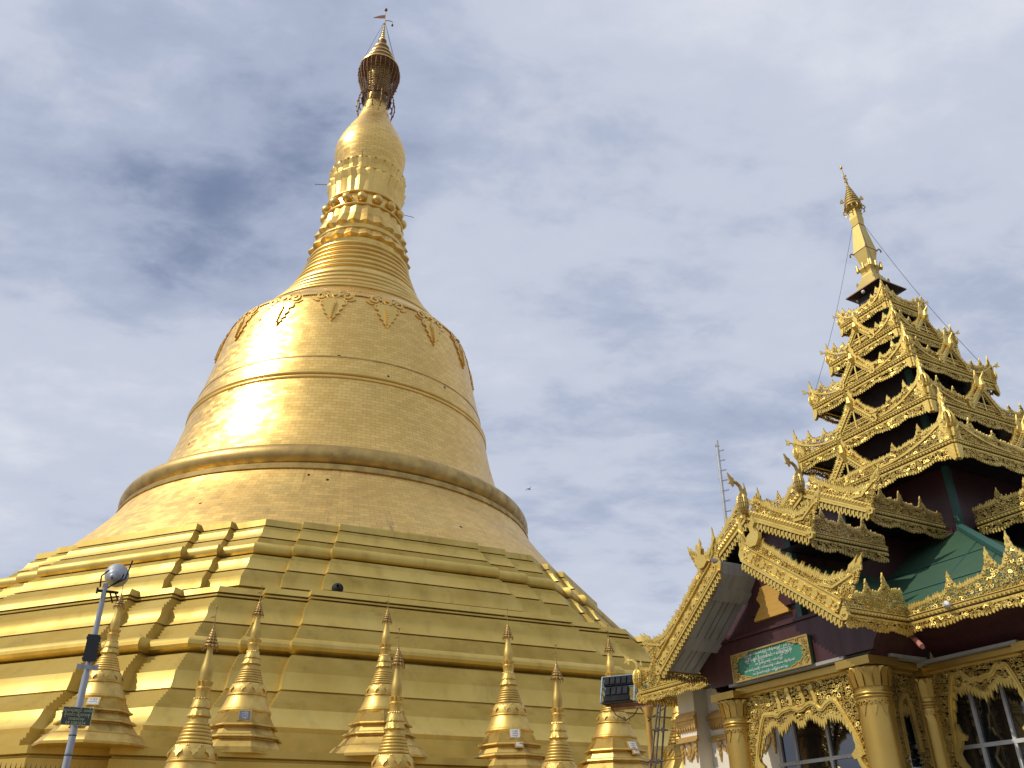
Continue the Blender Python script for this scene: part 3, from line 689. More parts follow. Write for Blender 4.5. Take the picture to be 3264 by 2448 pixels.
for x, y, d, bz, s, kind, turn, lab in back:
    proto = wide if kind == 'w' else wider
    o = proto if kind not in used_w else copy_tree(proto); used_w.add(kind)
    p = at_dist(x, y, d); sz = (p.z - bz) / 6.4
    o.location = (p.x, p.y, bz); o.rotation_euler = (0, 0, turn); o.scale = (s, s, sz); stupas.append(o)
    tag(o, lab, "stupa", "small gold stupas along the ledge")
for x, y, d, s, lab in front:
    o = slim if not used_s else copy_tree(slim); used_s = True
    p = at_dist(x, y, d); bz = 2.1 + .9 * s; sz = (p.z - bz) / 6.4
    o.location = (p.x, p.y, 2.1 + .9 * sz); o.scale = (s, s, (p.z - 2.1) / 7.02); stupas.append(o)
    o.location.z = 2.1 + .62 * (p.z - 2.1) / 7.02
    tag(o, lab, "stupa", "slim gold stupas in the front row")
o = copy_tree(slim); p = at_dist(2188, 2440, 28.0); o.location = (p.x, p.y, 2.1 + .82); o.scale = (.93, .93, .84)
tag(o, "slim gold stupa almost hidden behind the cream wall of the pavilion", "stupa", "slim gold stupas in the front row"); stupas.append(o)
for o, a_, b_ in zip(stupas, (.006, -.008, .010, -.004, .007, -.009, .006, -.007, 0), (-.007, .005, .004, -.008, .003, .006, -.006, .004, 0)):
    o.rotation_euler = (a_, b_, o.rotation_euler[2])
plq = radians(180)
plaque(stupas[0], 0, M["marble"], M["ink"], .78, .42, .3, 1.15, -.5, MY[:2], plq - .1)
plaque(stupas[0], 0, M["marble"], M["ink"], .12, .55, .3, 1.62, -.5, MY[:2], plq + .25)
plaque(stupas[1], 0, M["slate"], M["letter"], .80, .42, .34, 1.14, -.28, MY, plq + .02)
plaque(stupas[3], 0, M["marble"], M["ink"], .86, .40, .34, 1.08, -.25, MY, plq + .0)
plaque(stupas[3], 0, M["marble"], M["ink"], .40, .28, .18, 1.36, -.25, None, plq - .08)
plaque(stupas[4], 0, M["marble"], M["ink"], .62, .42, .36, 1.22, -.5, MY, plq - .18)
plaque(stupas[4], 0, M["marble"], M["ink"], .34, .30, .14, 1.40, -.5, None, plq - .2)

# ================================================================== carved lace builders
def reg_scrolls():
    r = random.Random(5); L = []
    for k in range(7):
        a0 = r.uniform(0, 2 * pi); tr = r.choice((-1, 1)) * r.uniform(.95, 1.35)
        sp_ = spiral(0, 0, .50, a0, tr, 9, .78)
        L.append([(sp_, .24)])
    for k in range(4):
        a = r.uniform(0, pi)
        cs = [(-.55 * cos(a), -.55 * sin(a)), (-.15 * cos(a) - .25 * sin(a), -.15 * sin(a) + .25 * cos(a)), (.15 * cos(a) + .25 * sin(a), .15 * sin(a) - .25 * cos(a)), (.55 * cos(a), .55 * sin(a))]
        L.append([(cs, .30), (spiral(.28, .25, .26, a, 1.0, 6, .6), .18)])
    return L
SCR = reg_scrolls()
def fill(mb, fn, x0, x1, ylo, yhi, cell, seed, t0=-.015, t1=.015, wk=.9):
    """fill the band between curves ylo(x) and yhi(x) with pierced scrollwork"""
    r = random.Random(seed); n = max(1, int(round((x1 - x0) / cell))); cw = (x1 - x0) / n
    for i in range(n):
        xc = x0 + (i + .5) * cw; a, b = ylo(xc), yhi(xc)
        m = int(round((b - a) / cell))
        if m < 1: continue
        ch = (b - a) / m
        for j in range(m):
            yc = a + (j + .5) * ch + r.uniform(-.1, .1) * ch; xx = xc + r.uniform(-.12, .12) * cw
            k = r.uniform(1.0, 1.25); dz = r.uniform(-.008, .012); tx, ty = r.uniform(-.28, .28), r.uniform(-.28, .28)
            f2 = lambda x, y, z: fn(x, y, z + tx * (x - xx) + ty * (y - yc))
            for pts, w in SCR[r.randrange(len(SCR))]:
                mb.ribbon([(xx + px * cw * k, yc + py * ch * k) for px, py in pts], w * wk * cw, t0 + dz, t1 + dz, f2, .35)
FL = [(-.5, 0), (-.62, .22), (-.40, .40), (-.46, .55), (-.2, .72), (.02, 1.0), (.08, .72), (.38, .52), (.30, .38), (.55, .2), (.48, 0)]
def flame(mb, fn, x, y, w, h, lean_=0.0, t0=-.015, t1=.015, back=True):
    mb.poly([(x + px * w + lean_ * h * py * py, y + py * h) for px, py in FL], t0, t1, fn, back)
def flames(mb, fn, x0, x1, ytop, w, h, seed, lean_=0.0):
    r = random.Random(seed); n = max(1, int((x1 - x0) / (w * .85)))
    for i in range(n):
        x = x0 + (i + .5) * (x1 - x0) / n
        flame(mb, fn, x, ytop(x) - .02, w * r.uniform(.9, 1.15), h * r.uniform(.75, 1.3), lean_ + r.uniform(-.08, .08))
def fringe(mb, fn, x0, x1, ybot, w, h, seed):
    r = random.Random(seed); n = max(1, int((x1 - x0) / w))
    for i in range(n):
        x = x0 + (i + .5) * (x1 - x0) / n; y = ybot(x); hh = h * r.uniform(.7, 1.3)
        mb.poly([(x - w * .45, y + .03), (x - w * .3, y - hh * .5), (x, y - hh), (x + w * .3, y - hh * .5), (x + w * .45, y + .03)], -.012, .012, fn)
def rail(mb, fn, x0, x1, y0, y1, z0, z1, bead=0, seed=0):
    mb.box(x0, x1, y0, y1, z0, z1, fn)
    if bead:
        n = int((x1 - x0) / bead)
        for i in range(n):
            x = x0 + (i + .5) * (x1 - x0) / n; s = bead * .42; yc = (y0 + y1) / 2; hy = (y1 - y0) * .42
            mb.add([fn(x - s, yc - hy, z1), fn(x + s, yc - hy, z1), fn(x + s, yc + hy, z1), fn(x - s, yc + hy, z1), fn(x, yc, z1 + .028)], [(0, 1, 4), (1, 2, 4), (2, 3, 4), (3, 0, 4)])
def eave_board(L, low, crest, cell, seed, spikes=(), ends=(1, 1), scal=.7):
    """straight carved eave board, x along, y(out) up, local front = -y ; groove at z=0"""
    mb = MB(); fn = lambda x, y, z: (x, -z, y)
    H2 = L / 2
    yb = lambda x: -low * (.72 + .28 * abs(cos(pi * x / scal)))
    fill(mb, fn, -H2, H2, yb, lambda x: -.02, cell * 1.1, seed, wk=1.05)
    fringe(mb, fn, -H2, H2, yb, cell * .9, cell * .55, seed + 1)
    rail(mb, fn, -H2, H2, -.05, -.012, -.03, .02)
    rail(mb, fn, -H2, H2, .018, .075, -.03, .035, bead=.075)
    rail(mb, fn, -H2, H2, .085, .10, -.03, .05)
    pk = lambda x: max([0] + [h * max(0, 1 - abs(x - xp) / (h * .42)) ** 1.6 for xp, h in spikes])
    top = lambda x: .10 + crest(x) * .72 + pk(x) * .62
    fill(mb, fn, -H2, H2, lambda x: .10, top, cell, seed + 2)
    flames(mb, fn, -H2, H2, top, cell * .8, cell * 1.25, seed + 3)
    for x, h in spikes: flame(mb, fn, x, top(x) - .08, .07 + h * .05, h * .42 + .06, 0)
    return mb
def tapered(h0, h1, L, p=2.2): return lambda x: h0 + (h1 - h0) * (abs(x) / (L / 2)) ** p

# ================================================================== pavilion
A0 = at_dist(2318, 2215, 18.7)
PRZ = radians(-61.5)
pav = empty("pavilion", (A0.x, A0.y, 0), PRZ)
tag(pav, "ornate pavilion with a seven-tiered gilded roof, carved gables and gold columns", "pavilion")
TS, TD = 1.65, 5.5     # tower axis in pavilion coordinates (x along the front, y inward)

# ---- roofs
mb = MB()
E0 = 5.0
ev = lambda h, z: [(TS - h, TD - h, z), (TS + h, TD - h, z), (TS + h, TD + h, z), (TS - h, TD + h, z)]
def frustum(mb, h0, z0, h1, z1):
    mb.add(ev(h0, z0) + ev(h1, z1), [(0, 1, 5, 4), (1, 2, 6, 5), (2, 3, 7, 6), (3, 0, 4, 7)])
frustum(mb, E0, 5.22, 1.8, 7.55)
mb.add(ev(E0, 5.20), [(3, 2, 1, 0)])
main_roof = mb.build("roof", M["green"], pav)
mb = MB()
for sx, sy in ((1, -1), (-1, -1), (1, 1), (-1, 1)):   # hip caps
    a = Vector((TS + sx * 1.75, TD + sy * 1.75, 7.62)); b = Vector((TS + sx * E0, TD + sy * E0, 5.28))
    mb = MB(); mb.tube([a, b], .09, 6); mb.build("hip_cap", M["green_trim"], main_roof)
for i in range(9):      # sheet joints of the front slope
    x = TS - 4 + i * 1.0
mb = MB()
for s_ in (-4.2, -3.2, 2.6, 3.4, 4.2):
    x = TS + s_; top = min(1.0, max(0.0, (E0 - abs(s_)) / (E0 - 1.8))); z1 = 5.22 + 2.33 * top; y1 = TD - E0 + (E0 - 1.8) * top
    mb.tube([(x, TD - E0 + .05, 5.25), (x, y1, z1 + .012)], .014, 4)
for z_ in (5.95, 6.6):
    h = E0 - (E0 - 1.8) * (z_ - 5.22) / 2.33
    mb.tube([(TS - h, TD - h, z_ + .012), (TS + h, TD - h, z_ + .012)], .013, 4)
mb.build("sheet_joint", M["green_trim"], main_roof)
def gable_roof(mb, s0, s1, d0, d1, ze, zr, flat=0.0, th=.08):
    c = (s0 + s1) / 2
    for dz in (0, th):
        v = [(s0, d0, ze + dz), (c - flat, d0, zr + dz), (c + flat, d0, zr + dz), (s1, d0, ze + dz), (s0, d1, ze + dz), (c - flat, d1, zr + dz), (c + flat, d1, zr + dz), (s1, d1, ze + dz)]
        mb.add(v, [(0, 1, 5, 4), (1, 2, 6, 5), (2, 3, 7, 6)])
    v = [(s0, d0, ze), (c - flat, d0, zr), (c + flat, d0, zr), (s1, d0, ze), (s0, d0, ze + th), (c - flat, d0, zr + th), (c + flat, d0, zr + th), (s1, d0, ze + th)]
    mb.add(v, [(0, 1, 5, 4), (1, 2, 6, 5), (2, 3, 7, 6)])
mb = MB(); gable_roof(mb, -.85, 4.15, .02, 3.6, 5.20, 6.86, .33); porch_roof = mb.build("roof", M["green"], pav)
# grey boarded soffit of the porch gable, stepped like the photo
mb = MB()
def slope_piece(x0, z0, x1, z1, d0, d1, drop):
    for sx in (-1, 1):
        q = lambda x, y, z: (TS + sx * x, y, z)
        v = [q(x0, d0, z0), q(x1, d0, z1), q(x1, d1, z1), q(x0, d1, z0), q(x0, d0, z0 + drop), q(x1, d0, z1 + drop), q(x1, d1, z1 + drop), q(x0, d1, z0 + drop)]
        mb.add(v, [(0, 1, 2, 3), (4, 7, 6, 5), (0, 4, 5, 1), (1, 5, 6, 2), (2, 6, 7, 3), (3, 7, 4, 0)])
slope_piece(2.45, 5.14, 1.78, 5.60, -.92, -.02, .06)
slope_piece(1.80, 5.44, 1.55, 5.62, -.88, .02, .14)
slope_piece(1.56, 5.62, .72, 6.30, -.92, -.02, .06)
slope_piece(.74, 6.18, .55, 6.34, -.88, .02, .16)
slope_piece(.56, 6.40, .36, 6.62, -.92, -.02, .06)
slope_piece(.37, 6.60, .33, 6.80, -.92, -.02, .05)
mb.build("soffit_boards", M["soffit"], porch_roof)
mb = MB()
for d_ in (-.72, -.52, -.40, -.20):      # joints between the boards, running down the slope
    for x0, z0, x1, z1 in ((.76, 6.268, 1.54, 5.637), (1.84, 5.56, 2.4, 5.176)):
        q = lambda x, y, z: (TS - x, y, z)
        mb.add([q(x0, d_, z0 - .004), q(x1, d_, z1 - .004), q(x1, d_ + .014, z1 - .004), q(x0, d_ + .014, z0 - .004)], [(0, 1, 2, 3)])
mb.build("board_joint", M["dark"], porch_roof)

# ---- walls
mb = MB()
def fr_poly(pts, d0, d1):   # polygon in the front plane extruded in depth
    mb.poly(pts, -d1, -d0, lambda x, y, z: (x, -z, y))
fr_poly([(-.42, 4.78), (3.72, 4.78), (3.78, 4.9), (3.9, 5.04), (4.08, 5.2), (3.7, 5.57), (-.4, 5.57), (-.8, 5.2), (-.6, 5.04), (-.48, 4.9)], 0, .1)
fascia = mb.build("fascia", M["maroon"], pav)
mb = MB(); mb.box(-.5, 3.8, -.05, .02, 5.575, 5.63); mb.build("fascia_rail", M["maroon"], fascia)
mb = MB(); fr_poly([(-.75, 5.2), (4.05, 5.2), (3.7, 5.57), (2.45, 6.62), (.85, 6.62), (-.4, 5.57)], .06, .16); mb.build("gable_wall", M["maroon"], pav)
# coved maroon soffits (front of main body, porch sides)
def cove_pts(): return [(0, 4.70), (.10, 4.86), (.30, 5.0), (.62, 5.10), (.98, 5.14)]
mb = MB()
cv = cove_pts()
def strip(mb, a, b):
    n = len(a); mb.add(a + b, [(i, i + 1, n + i + 1, n + i) for i in range(n - 1)])
strip(mb, [(3.75, 1.5 - x, z) for x, z in cv], [(6.6, 1.5 - x, z) for x, z in cv]); mb.build("coved_soffit", M["maroon"], pav, sharp=60)
for s0, sg in ((3.62, 1), (-.32, -1)):
    mb = MB(); strip(mb, [(s0 + sg * x * .5, 0.02, z) for x, z in cv], [(s0 + sg * x * .5, 1.5, z) for x, z in cv])
    mb.build("coved_soffit", M["maroon"], pav, sharp=60)
# white underside strip and gold lintels
mb = MB(); mb.box(.1, 3.1, -.02, .5, 4.72, 4.775); mb.box(3.6, 5.4, 1.30, 1.75, 4.66, 4.71); mb.box(3.30, 3.70, .45, 1.35, 4.70, 4.75); mb.build("ceiling_strip", M["soffit"], pav)
mb = MB(); mb.box(.12, 3.08, .12, .42, 4.58, 4.70); mb.box(3.5, 5.35, 1.42, 1.72, 4.56, 4.65); mb.box(3.2, 3.5, .5, 1.3, 4.56, 4.68); mb.build("lintel", M["column"], pav)
# cream side wall with pilaster and gold mouldings
mb = MB(); mb.box(-2.75, -.2, 1.52, 1.8, 0, 5.2); mb.box(-3.02, -2.8, 1.3, 9.0, 0, 5.2)
wall = mb.build("wall", M["cream"], pav)
mb = MB(); mb.box(-3.0, -2.42, 1.12, 1.515, 0, 5.2); mb.build("pilaster", M["cream"], wall)
mb = MB()
for x0, x1, yf in ((-3.06, -2.36, 1.12), (-2.36, -.35, 1.52)):
    mb.box(x0 - .04, x1 + .0, yf - .10, yf - .003, 4.52, 4.60); mb.box(x0, x1, yf - .06, yf - .003, 4.60, 4.66)
    mb.box(x0 - .02, x1, yf - .09, yf - .003, 4.06, 4.10); mb.box(x0, x1, yf - .05, yf - .003, 4.10, 4.18)
    n = int((x1 - x0) / .085)
    for i in range(n):
        xc = x0 + (i + .5) * (x1 - x0) / n
        mb.poly([(xc - .04, 4.52), (xc - .045, 4.40), (xc - .02, 4.33), (xc, 4.31), (xc + .02, 4.33), (xc + .045, 4.40), (xc + .04, 4.52)], -(yf - .003), -(yf - .07), lambda x, y, z: (x, -z, y))
    mb.box(x0 + .02, x1, yf - .03, yf - .003, 4.30, 4.52)
    mb.box(x0 + .03, x1 - .03, yf - .012, yf - .003, 4.66, 4.70)
mb.build("cornice", M["trim_gold"], wall)
mb = MB(); fnw = lambda yf: (lambda x, y, z: (x, yf - z, y))
for xa, xb, yf in ((-2.98, -2.44, 1.12), (-2.2, -1.2, 1.52), (-1.2, -.4, 1.52)):
    mb = MB(); f = fnw(yf); w = xb - xa; n = 11
    pts = [(xa + w * (.12 + .76 * i / n), 4.0 - .28 * sin(pi * i / n)) for i in range(n + 1)]
    mb.ribbon(pts, .055, .003, .035, f)
    for x, y in pts[::2]: mb.poly(disc(x, y, .04, 6), .003, .05, f)
    for x in (xa + w * .06, xb - w * .06):
        mb.poly([(x - .05, 4.04), (x - .04, 3.8), (x, 3.62), (x + .04, 3.8), (x + .05, 4.04)], .003, .035, f)
        for q in range(3): mb.poly(disc(x, 3.98 - q * .1, .05 - .008 * q, 6), .003, .05, f)
    x = (xa + xb) / 2
    mb.poly([(x - .03, 4.05), (x - .07, 3.95), (x - .05, 3.86), (x, 3.76), (x + .05, 3.86), (x + .07, 3.95), (x + .03, 4.05)], .003, .035, f)
    mb.build("festoon", M["trim_gold"], wall)

# ---- columns
def make_column(s, d, r, top):
    mb = MB(); mb.lathe([(r * 1.3, 0), (r * 1.3, .3), (r * 1.12, .38), (r * 1.05, .5), (r * 1.02, 2.0), (r, top - .45)], 40)
    mb.lathe(ring(top - .52, r + .005, .035, .07), 40, caps=False); mb.lathe(ring(top - .57, r + .003, .02, .05), 40, caps=False)
    c = mb.build("column", M["column"], pav, sharp=35, loc=(s, d, 0))
    mb = MB()
    am = {round(top - .28, 3): .01, round(top - .12, 3): .02, round(top - .1, 3): .02}
    mb.lathe([(r * .98, top - .46), (r * 1.0, top - .36), (r * 1.08, round(top - .28, 3)), (r * 1.24, round(top - .12, 3)), (r * 1.22, round(top - .1, 3)), (r * 1.05, top - .09)], 60, mod=lambda t, r_, z: am.get(z, 0) * tri(t, 15))
    for i in range(15):
        t0 = 2 * pi * i / 15
        f = lambda x, y, z, t0=t0: ((r * (1.02 + max(0, y) * .22 / .3) + z) * sin(t0 + x / r), (r * (1.02 + max(0, y) * .22 / .3) + z) * cos(t0 + x / r), top - .42 + y)
        mb.poly([(-.045, 0), (-.05, .2), (-.02, .29), (.02, .29), (.05, .2), (.045, 0)], 0, .03, f)
    mb.build("capital", M["column"], c, sharp=30)
    mb = MB(); w = r * 1.28; mb.box(-w, w, -w, w, top - .085, top + .05); mb.build("abacus", M["column"], c)
    mb = MB()
    for i in range(10):
        t0 = 2 * pi * i / 10
        f = lambda x, y, z, t0=t0: ((r * 1.005 + z) * sin(t0 + x / r), (r * 1.005 + z) * cos(t0 + x / r), top - .62 + y)
        mb.poly([(-.085, 0), (-.08, -.07), (-.05, -.12), (-.03, -.19), (0, -.26), (.03, -.19), (.05, -.12), (.08, -.07), (.085, 0)], 0, .012, f)
        for sx in (-1, 1): mb.ribbon([(sx * x, y) for x, y in spiral(.045, -.05, .04, 0, 1, 6, .5)], .016, .005, .025, f)
    mb.build("leaf_collar", M["column"], c, sharp=30)
make_column(-.1, .28, .265, 4.60); make_column(3.3, .28, .285, 4.64); make_column(3.28, 1.62, .215, 4.56); make_column(5.62, 1.62, .25, 4.62)
make_column(-.08, 1.7, .215, 4.56)

# ---- carved arch panels
def arch_panel(W, ztop, zlow, opening, depth_fn, cell, seed, side):
    """panel from x=0..W, open below opening(x); outside the opening it runs down to zlow"""
    mb = MB(); fn = depth_fn
    lo = lambda x: opening(x)
    fill(mb, fn, 0, W, lo, lambda x: ztop, cell, seed, -.02, .02)
    # fringe along the arch
    n = int(W / .055); r = random.Random(seed)
    xs = [W * i / n for i in range(n + 1)]
    for i in range(n):
        x = xs[i]; y = opening(x)
        if y < zlow + .3: continue
        h = .12 * r.uniform(.6, 1.4)
        mb.poly([(x - .03, y + .05), (x - .025, y - h * .4), (x, y - h), (x + .025, y - h * .4), (x + .03, y + .05)], -.015, .02, fn)
    # serpent-like band above the arch
    pts = []
    for i in range(61):
        x = W * (.06 + .88 * i / 60); y = opening(x)
        if y > zlow + .2: pts.append((x, min(ztop - .12, y + .20 + .05 * sin(x * 14))))
    if len(pts) > 3: mb.ribbon(pts, .085, -.01, .05, fn); mb.ribbon([(x, y) for x, y in pts], .03, .04, .065, fn)
    rail(mb, fn, 0, W, ztop - .03, ztop + .01, -.03, .035)
    rail(mb, fn, 0, .05, zlow, ztop, -.03, .035); rail(mb, fn, W - .05, W, zlow, ztop, -.03, .035)
    return mb
def cusp(W, zl, pts):
    def f(x):
        u = abs(x - W / 2) / (W / 2)
        for (a, za), (b, zb) in zip(pts[:-1], pts[1:]):
            if a <= u <= b: return za + (zb - za) * (u - a) / (b - a)
        return pts[-1][1]
    return f
op = cusp(2.96, 3, [(0, 3.86), (.05, 3.90), (.13, 4.02), (.2, 4.0), (.30, 3.88), (.36, 3.84), (.45, 3.98), (.52, 3.96), (.62, 3.88), (.72, 3.70), (.80, 3.45), (.86, 3.1), (.89, 2.9), (.9, 2.2), (1.0, 2.2)])
mb = arch_panel(2.96, 4.575, 2.2, op, lambda x, y, z: (.12 + x, .28 - z, y), .075, 11, 0)
# figures worked into the panel: serpents at the sides
def serpent(mb, fn, x, y, sg, k=1.0):
    pts = [(.0, 0), (.10, .12), (.12, .30), (.02, .46), (-.02, .62), (.06, .74), (.10, .86)]
    mb.ribbon([(x + sg * a * k, y + b * k) for a, b in pts], .13 * k, -.01, .07, fn, .4)
    mb.poly([(x + sg * a * k, y + b * k) for a, b in [(.02, .84), (.2, .82), (.24, .9), (.14, .98), (.1, 1.12), (.04, .98)]], -.01, .06, fn)
fn1 = lambda x, y, z: (.12 + x, .28 - z, y)
serpent(mb, fn1, .18, 2.35, 1); serpent(mb, fn1, 2.78, 2.35, -1)
for cx, cy in ((1.0, 4.28), (1.3, 4.30), (1.62, 4.28), (1.9, 4.26)):
    mb.ribbon([(cx, cy - .16), (cx + .02, cy), (cx - .03, cy + .14)], .10, -.01, .05, fn1, .3); mb.poly(disc(cx - .03, cy + .19, .05, 8), -.01, .06, fn1)
mb.build("arch_panel", M["lace"], pav)
op2 = cusp(2.0, 3, [(0, 4.02), (.1, 4.10), (.2, 4.16), (.32, 4.24), (.42, 4.16), (.5, 4.20), (.58, 4.06), (.66, 3.85), (.72, 3.5), (.76, 3.0), (.78, 2.2), (1, 2.2)])
fn2 = lambda x, y, z: (3.46 + x, 1.58 - z, y)
mb = arch_panel(2.0, 4.55, 2.2, op2, fn2, .07, 12, 0); serpent(mb, fn2, .28, 2.65, 1, .9); serpent(mb, fn2, 1.72, 2.65, -1, .9)
mb.build("arch_panel", M["lace"], pav)
op3 = cusp(.86, 3, [(0, 3.96), (.2, 3.92), (.34, 3.75), (.40, 3.3), (.44, 2.2), (1, 2.2)])
mb = arch_panel(.86, 4.55, 2.2, op3, lambda x, y, z: (3.32 + z, .52 + x, y), .07, 13, 0)
mb.build("arch_panel", M["lace_old"], pav)

# ---- windows behind the panels
def window(s0, s1, d, z0, z1, vs, hs, name="window", along='s'):
    f = (lambda x, y, z: (x, d - z, y)) if along == 's' else (lambda x, y, z: (d + z, x, y))
    mb = MB(); mb.box(s0, s1, z0, z1, -.02, .0, lambda x, y, z: f(x, y, z)); g_ = mb.build("window", M["glass"], pav)
    mb = MB()
    for v in vs: mb.box(v - .028, v + .028, z0, z1, .0, .045, f)
    for h in hs: mb.box(s0, s1, h - .032, h + .032, .003, .05, f)
    mb.build("frame", M["frame"], g_)
    return g_
window(-.1, 3.3, 1.25, 0.3, 4.7, (.0, .42, 1.28, 2.15, 3.0), (3.36, 2.2))
window(3.05, 5.9, 2.0, 0.3, 4.75, (3.9, 4.5, 5.1), (3.34, 2.2))
window(.5, 1.6, 3.18, 0.3, 4.6, (.95,), (3.0,), along='d')

# ---- eave boards
LN = 2 * 5.15
def spk(L, step, h0, h1, lim=.98, skip=0.0): return [(x, h0 + (h1 - h0) * (abs(x) / (L / 2)) ** 1.5) for x in [(-L / 2) + step * i for i in range(1, int(L / step))] if skip < abs(x) < L / 2 * lim]
# main eave: long board interrupted by the porch -> two boards each side of the porch
rlen = 2.95
mb = MB()
def main_eave(L, seed, rising):   # crest rises away from the inner corner
    crest = lambda x: .16 + .50 * max(0, (rising * x + L / 2) / L) ** 1.3
    sp_ = [(rising * (-L / 2 + .95), .34), (rising * (-L / 2 + 1.70), .42), (rising * (-L / 2 + 2.1), .5), (rising * (-L / 2 + 2.7), .5)]
    return eave_board(L, .17, crest, .07, seed, [(x, h) for x, h in sp_ if abs(x) < L / 2])
mb = main_eave(2.75, 21, 1); mb.build("eave_board", M["lace"], pav, loc=(4.13 + 2.75 / 2, .5, 5.17))
mb = main_eave(2.65, 22, -1); mb.build("eave_board", M["lace"], pav, loc=(-3.5 + 2.65 / 2, .5, 5.17))
# porch side eaves (run in depth)
side_me = eave_board(1.5, .20, lambda x: .22 + .38 * (x + .75) / 1.5, .07, 23, [(-.1, .28), (.35, .36)]).mesh("eave_board", M["lace"])
put("eave_board", side_me, pav, (4.13, -.24, 5.17), radians(90))
side_me2 = eave_board(1.5, .20, lambda x: .22 + .38 * (.75 - x) / 1.5, .07, 24, [(.1, .28), (-.35, .36)]).mesh("eave_board", M["lace_old"])
put("eave_board", side_me2, pav, (-.84, -.24, 5.17), radians(-90))
me_long = eave_board(10.0, .17, tapered(.16, .6, 10.0), .1, 25, spk(10, 1.2, .4, .9)).mesh("eave_board", M["lace"])
put("eave_board", me_long, pav, (TS - 5.15, TD + .05, 5.17), radians(-90))
put("eave_board", me_long, pav, (TS + 5.15, TD + .05, 5.17), radians(90))

def hook_finial(mb, fn, s=1.0):
    """pierced bulb with a hooked bird-like neck, rising from a corner; fn maps (out, up, side)"""
    c = (.10 * s, .30 * s)
    mb.poly([(-.06 * s, -.15 * s), (.10 * s, -.12 * s), (.12 * s, .1 * s), (-.04 * s, .1 * s)], -.03 * s, .03 * s, fn)
    # bulb as an openwork of ribs
    for k in range(8):
        a = pi * k / 8
        pts = []
        for i in range(9):
            t = -pi / 2 + pi * i / 8
            pts.append((c[0] + .13 * s * cos(t) * cos(a), c[1] + .26 * s * sin(t), .13 * s * cos(t) * sin(a)))
        mb.tube([fn(x, y, z) for x, y, z in pts], .022 * s, 4)
        mb.tube([fn(2 * c[0] - x, y, -z) for x, y, z in pts], .022 * s, 4)
    for h in (-.5, 0, .5):
        rr = .13 * s * cos(asin_(h)); mb.tube([fn(c[0] + rr * cos(q * pi / 6), c[1] + .26 * s * h, rr * sin(q * pi / 6)) for q in range(13)], .022 * s, 4)
    neck = [(.10, .52), (.08, .64), (.12, .76), (.22, .84), (.32, .84), (.40, .92)]
    mb.tube([fn(x * s, y * s, 0) for x, y in neck], [.06 * s, .05 * s, .045 * s, .045 * s, .04 * s, .015 * s], 6)
    mb.poly([(.28 * s, .80 * s), (.34 * s, .70 * s), (.39 * s, .78 * s), (.48 * s, .76 * s), (.43 * s, .86 * s), (.47 * s, 1.06 * s), (.37 * s, .96 * s), (.30 * s, .94 * s)], -.02 * s, .02 * s, fn)
    flame(mb, lambda x, y, z: fn(x, y, z), -.02 * s, .52 * s, .09 * s, .36 * s)
def asin_(h): return math.asin(h)
def spire_finial(mb, fn, s=1.0):
    """upright corner leaf with a pierced bulb and a flame on top"""
    mb.poly([(-.02 * s, .0), (-.20 * s, .25 * s), (-.16 * s, .5 * s), (-.05 * s, .72 * s), (0, .9 * s), (.05 * s, .72 * s), (.16 * s, .5 * s), (.20 * s, .25 * s), (.02 * s, 0)], -.02 * s, .02 * s, fn)
    for k in range(5):
        a = pi * k / 5
        mb.tube([fn(.13 * s * cos(t) * cos(a), .42 * s + .2 * s * sin(t), .05 * s + .13 * s * cos(t) * sin(a)) for t in [-pi / 2 + pi * i / 6 for i in range(7)]], .022 * s, 4)
    mb.tube([fn(0, .6 * s, .05 * s), fn(0, .85 * s, .03 * s), fn(0, 1.05 * s, .02 * s)], [.05 * s, .03 * s, .02 * s], 6)
    flame(mb, fn, 0, .82 * s, .13 * s, .42 * s, 0); flame(mb, lambda x, y, z: fn(z, y, x), 0, .82 * s, .13 * s, .40 * s, 0)
mb = MB(); hook_finial(mb, ident_fn := (lambda x, y, z: (-x * .72 - z * .72, -x * .72 + z * .72, y)), .8)
mb.build("corner_finial", M["lace"], pav, loc=(-3.5, .5, 5.3))
mb = MB(); f = lambda x, y, z: (x, -z, y)
for q, (x, y) in enumerate(((-.02, -.14), (-.06, -.06))): mb.ribbon([(x + a, y + b) for a, b in spiral(-.06, 0, .1, 0, 1.2, 9, .7)], .04, -.03, .03, f)
mb.build("end_scroll", M["lace"], pav, loc=(-3.5, .5, 5.2))

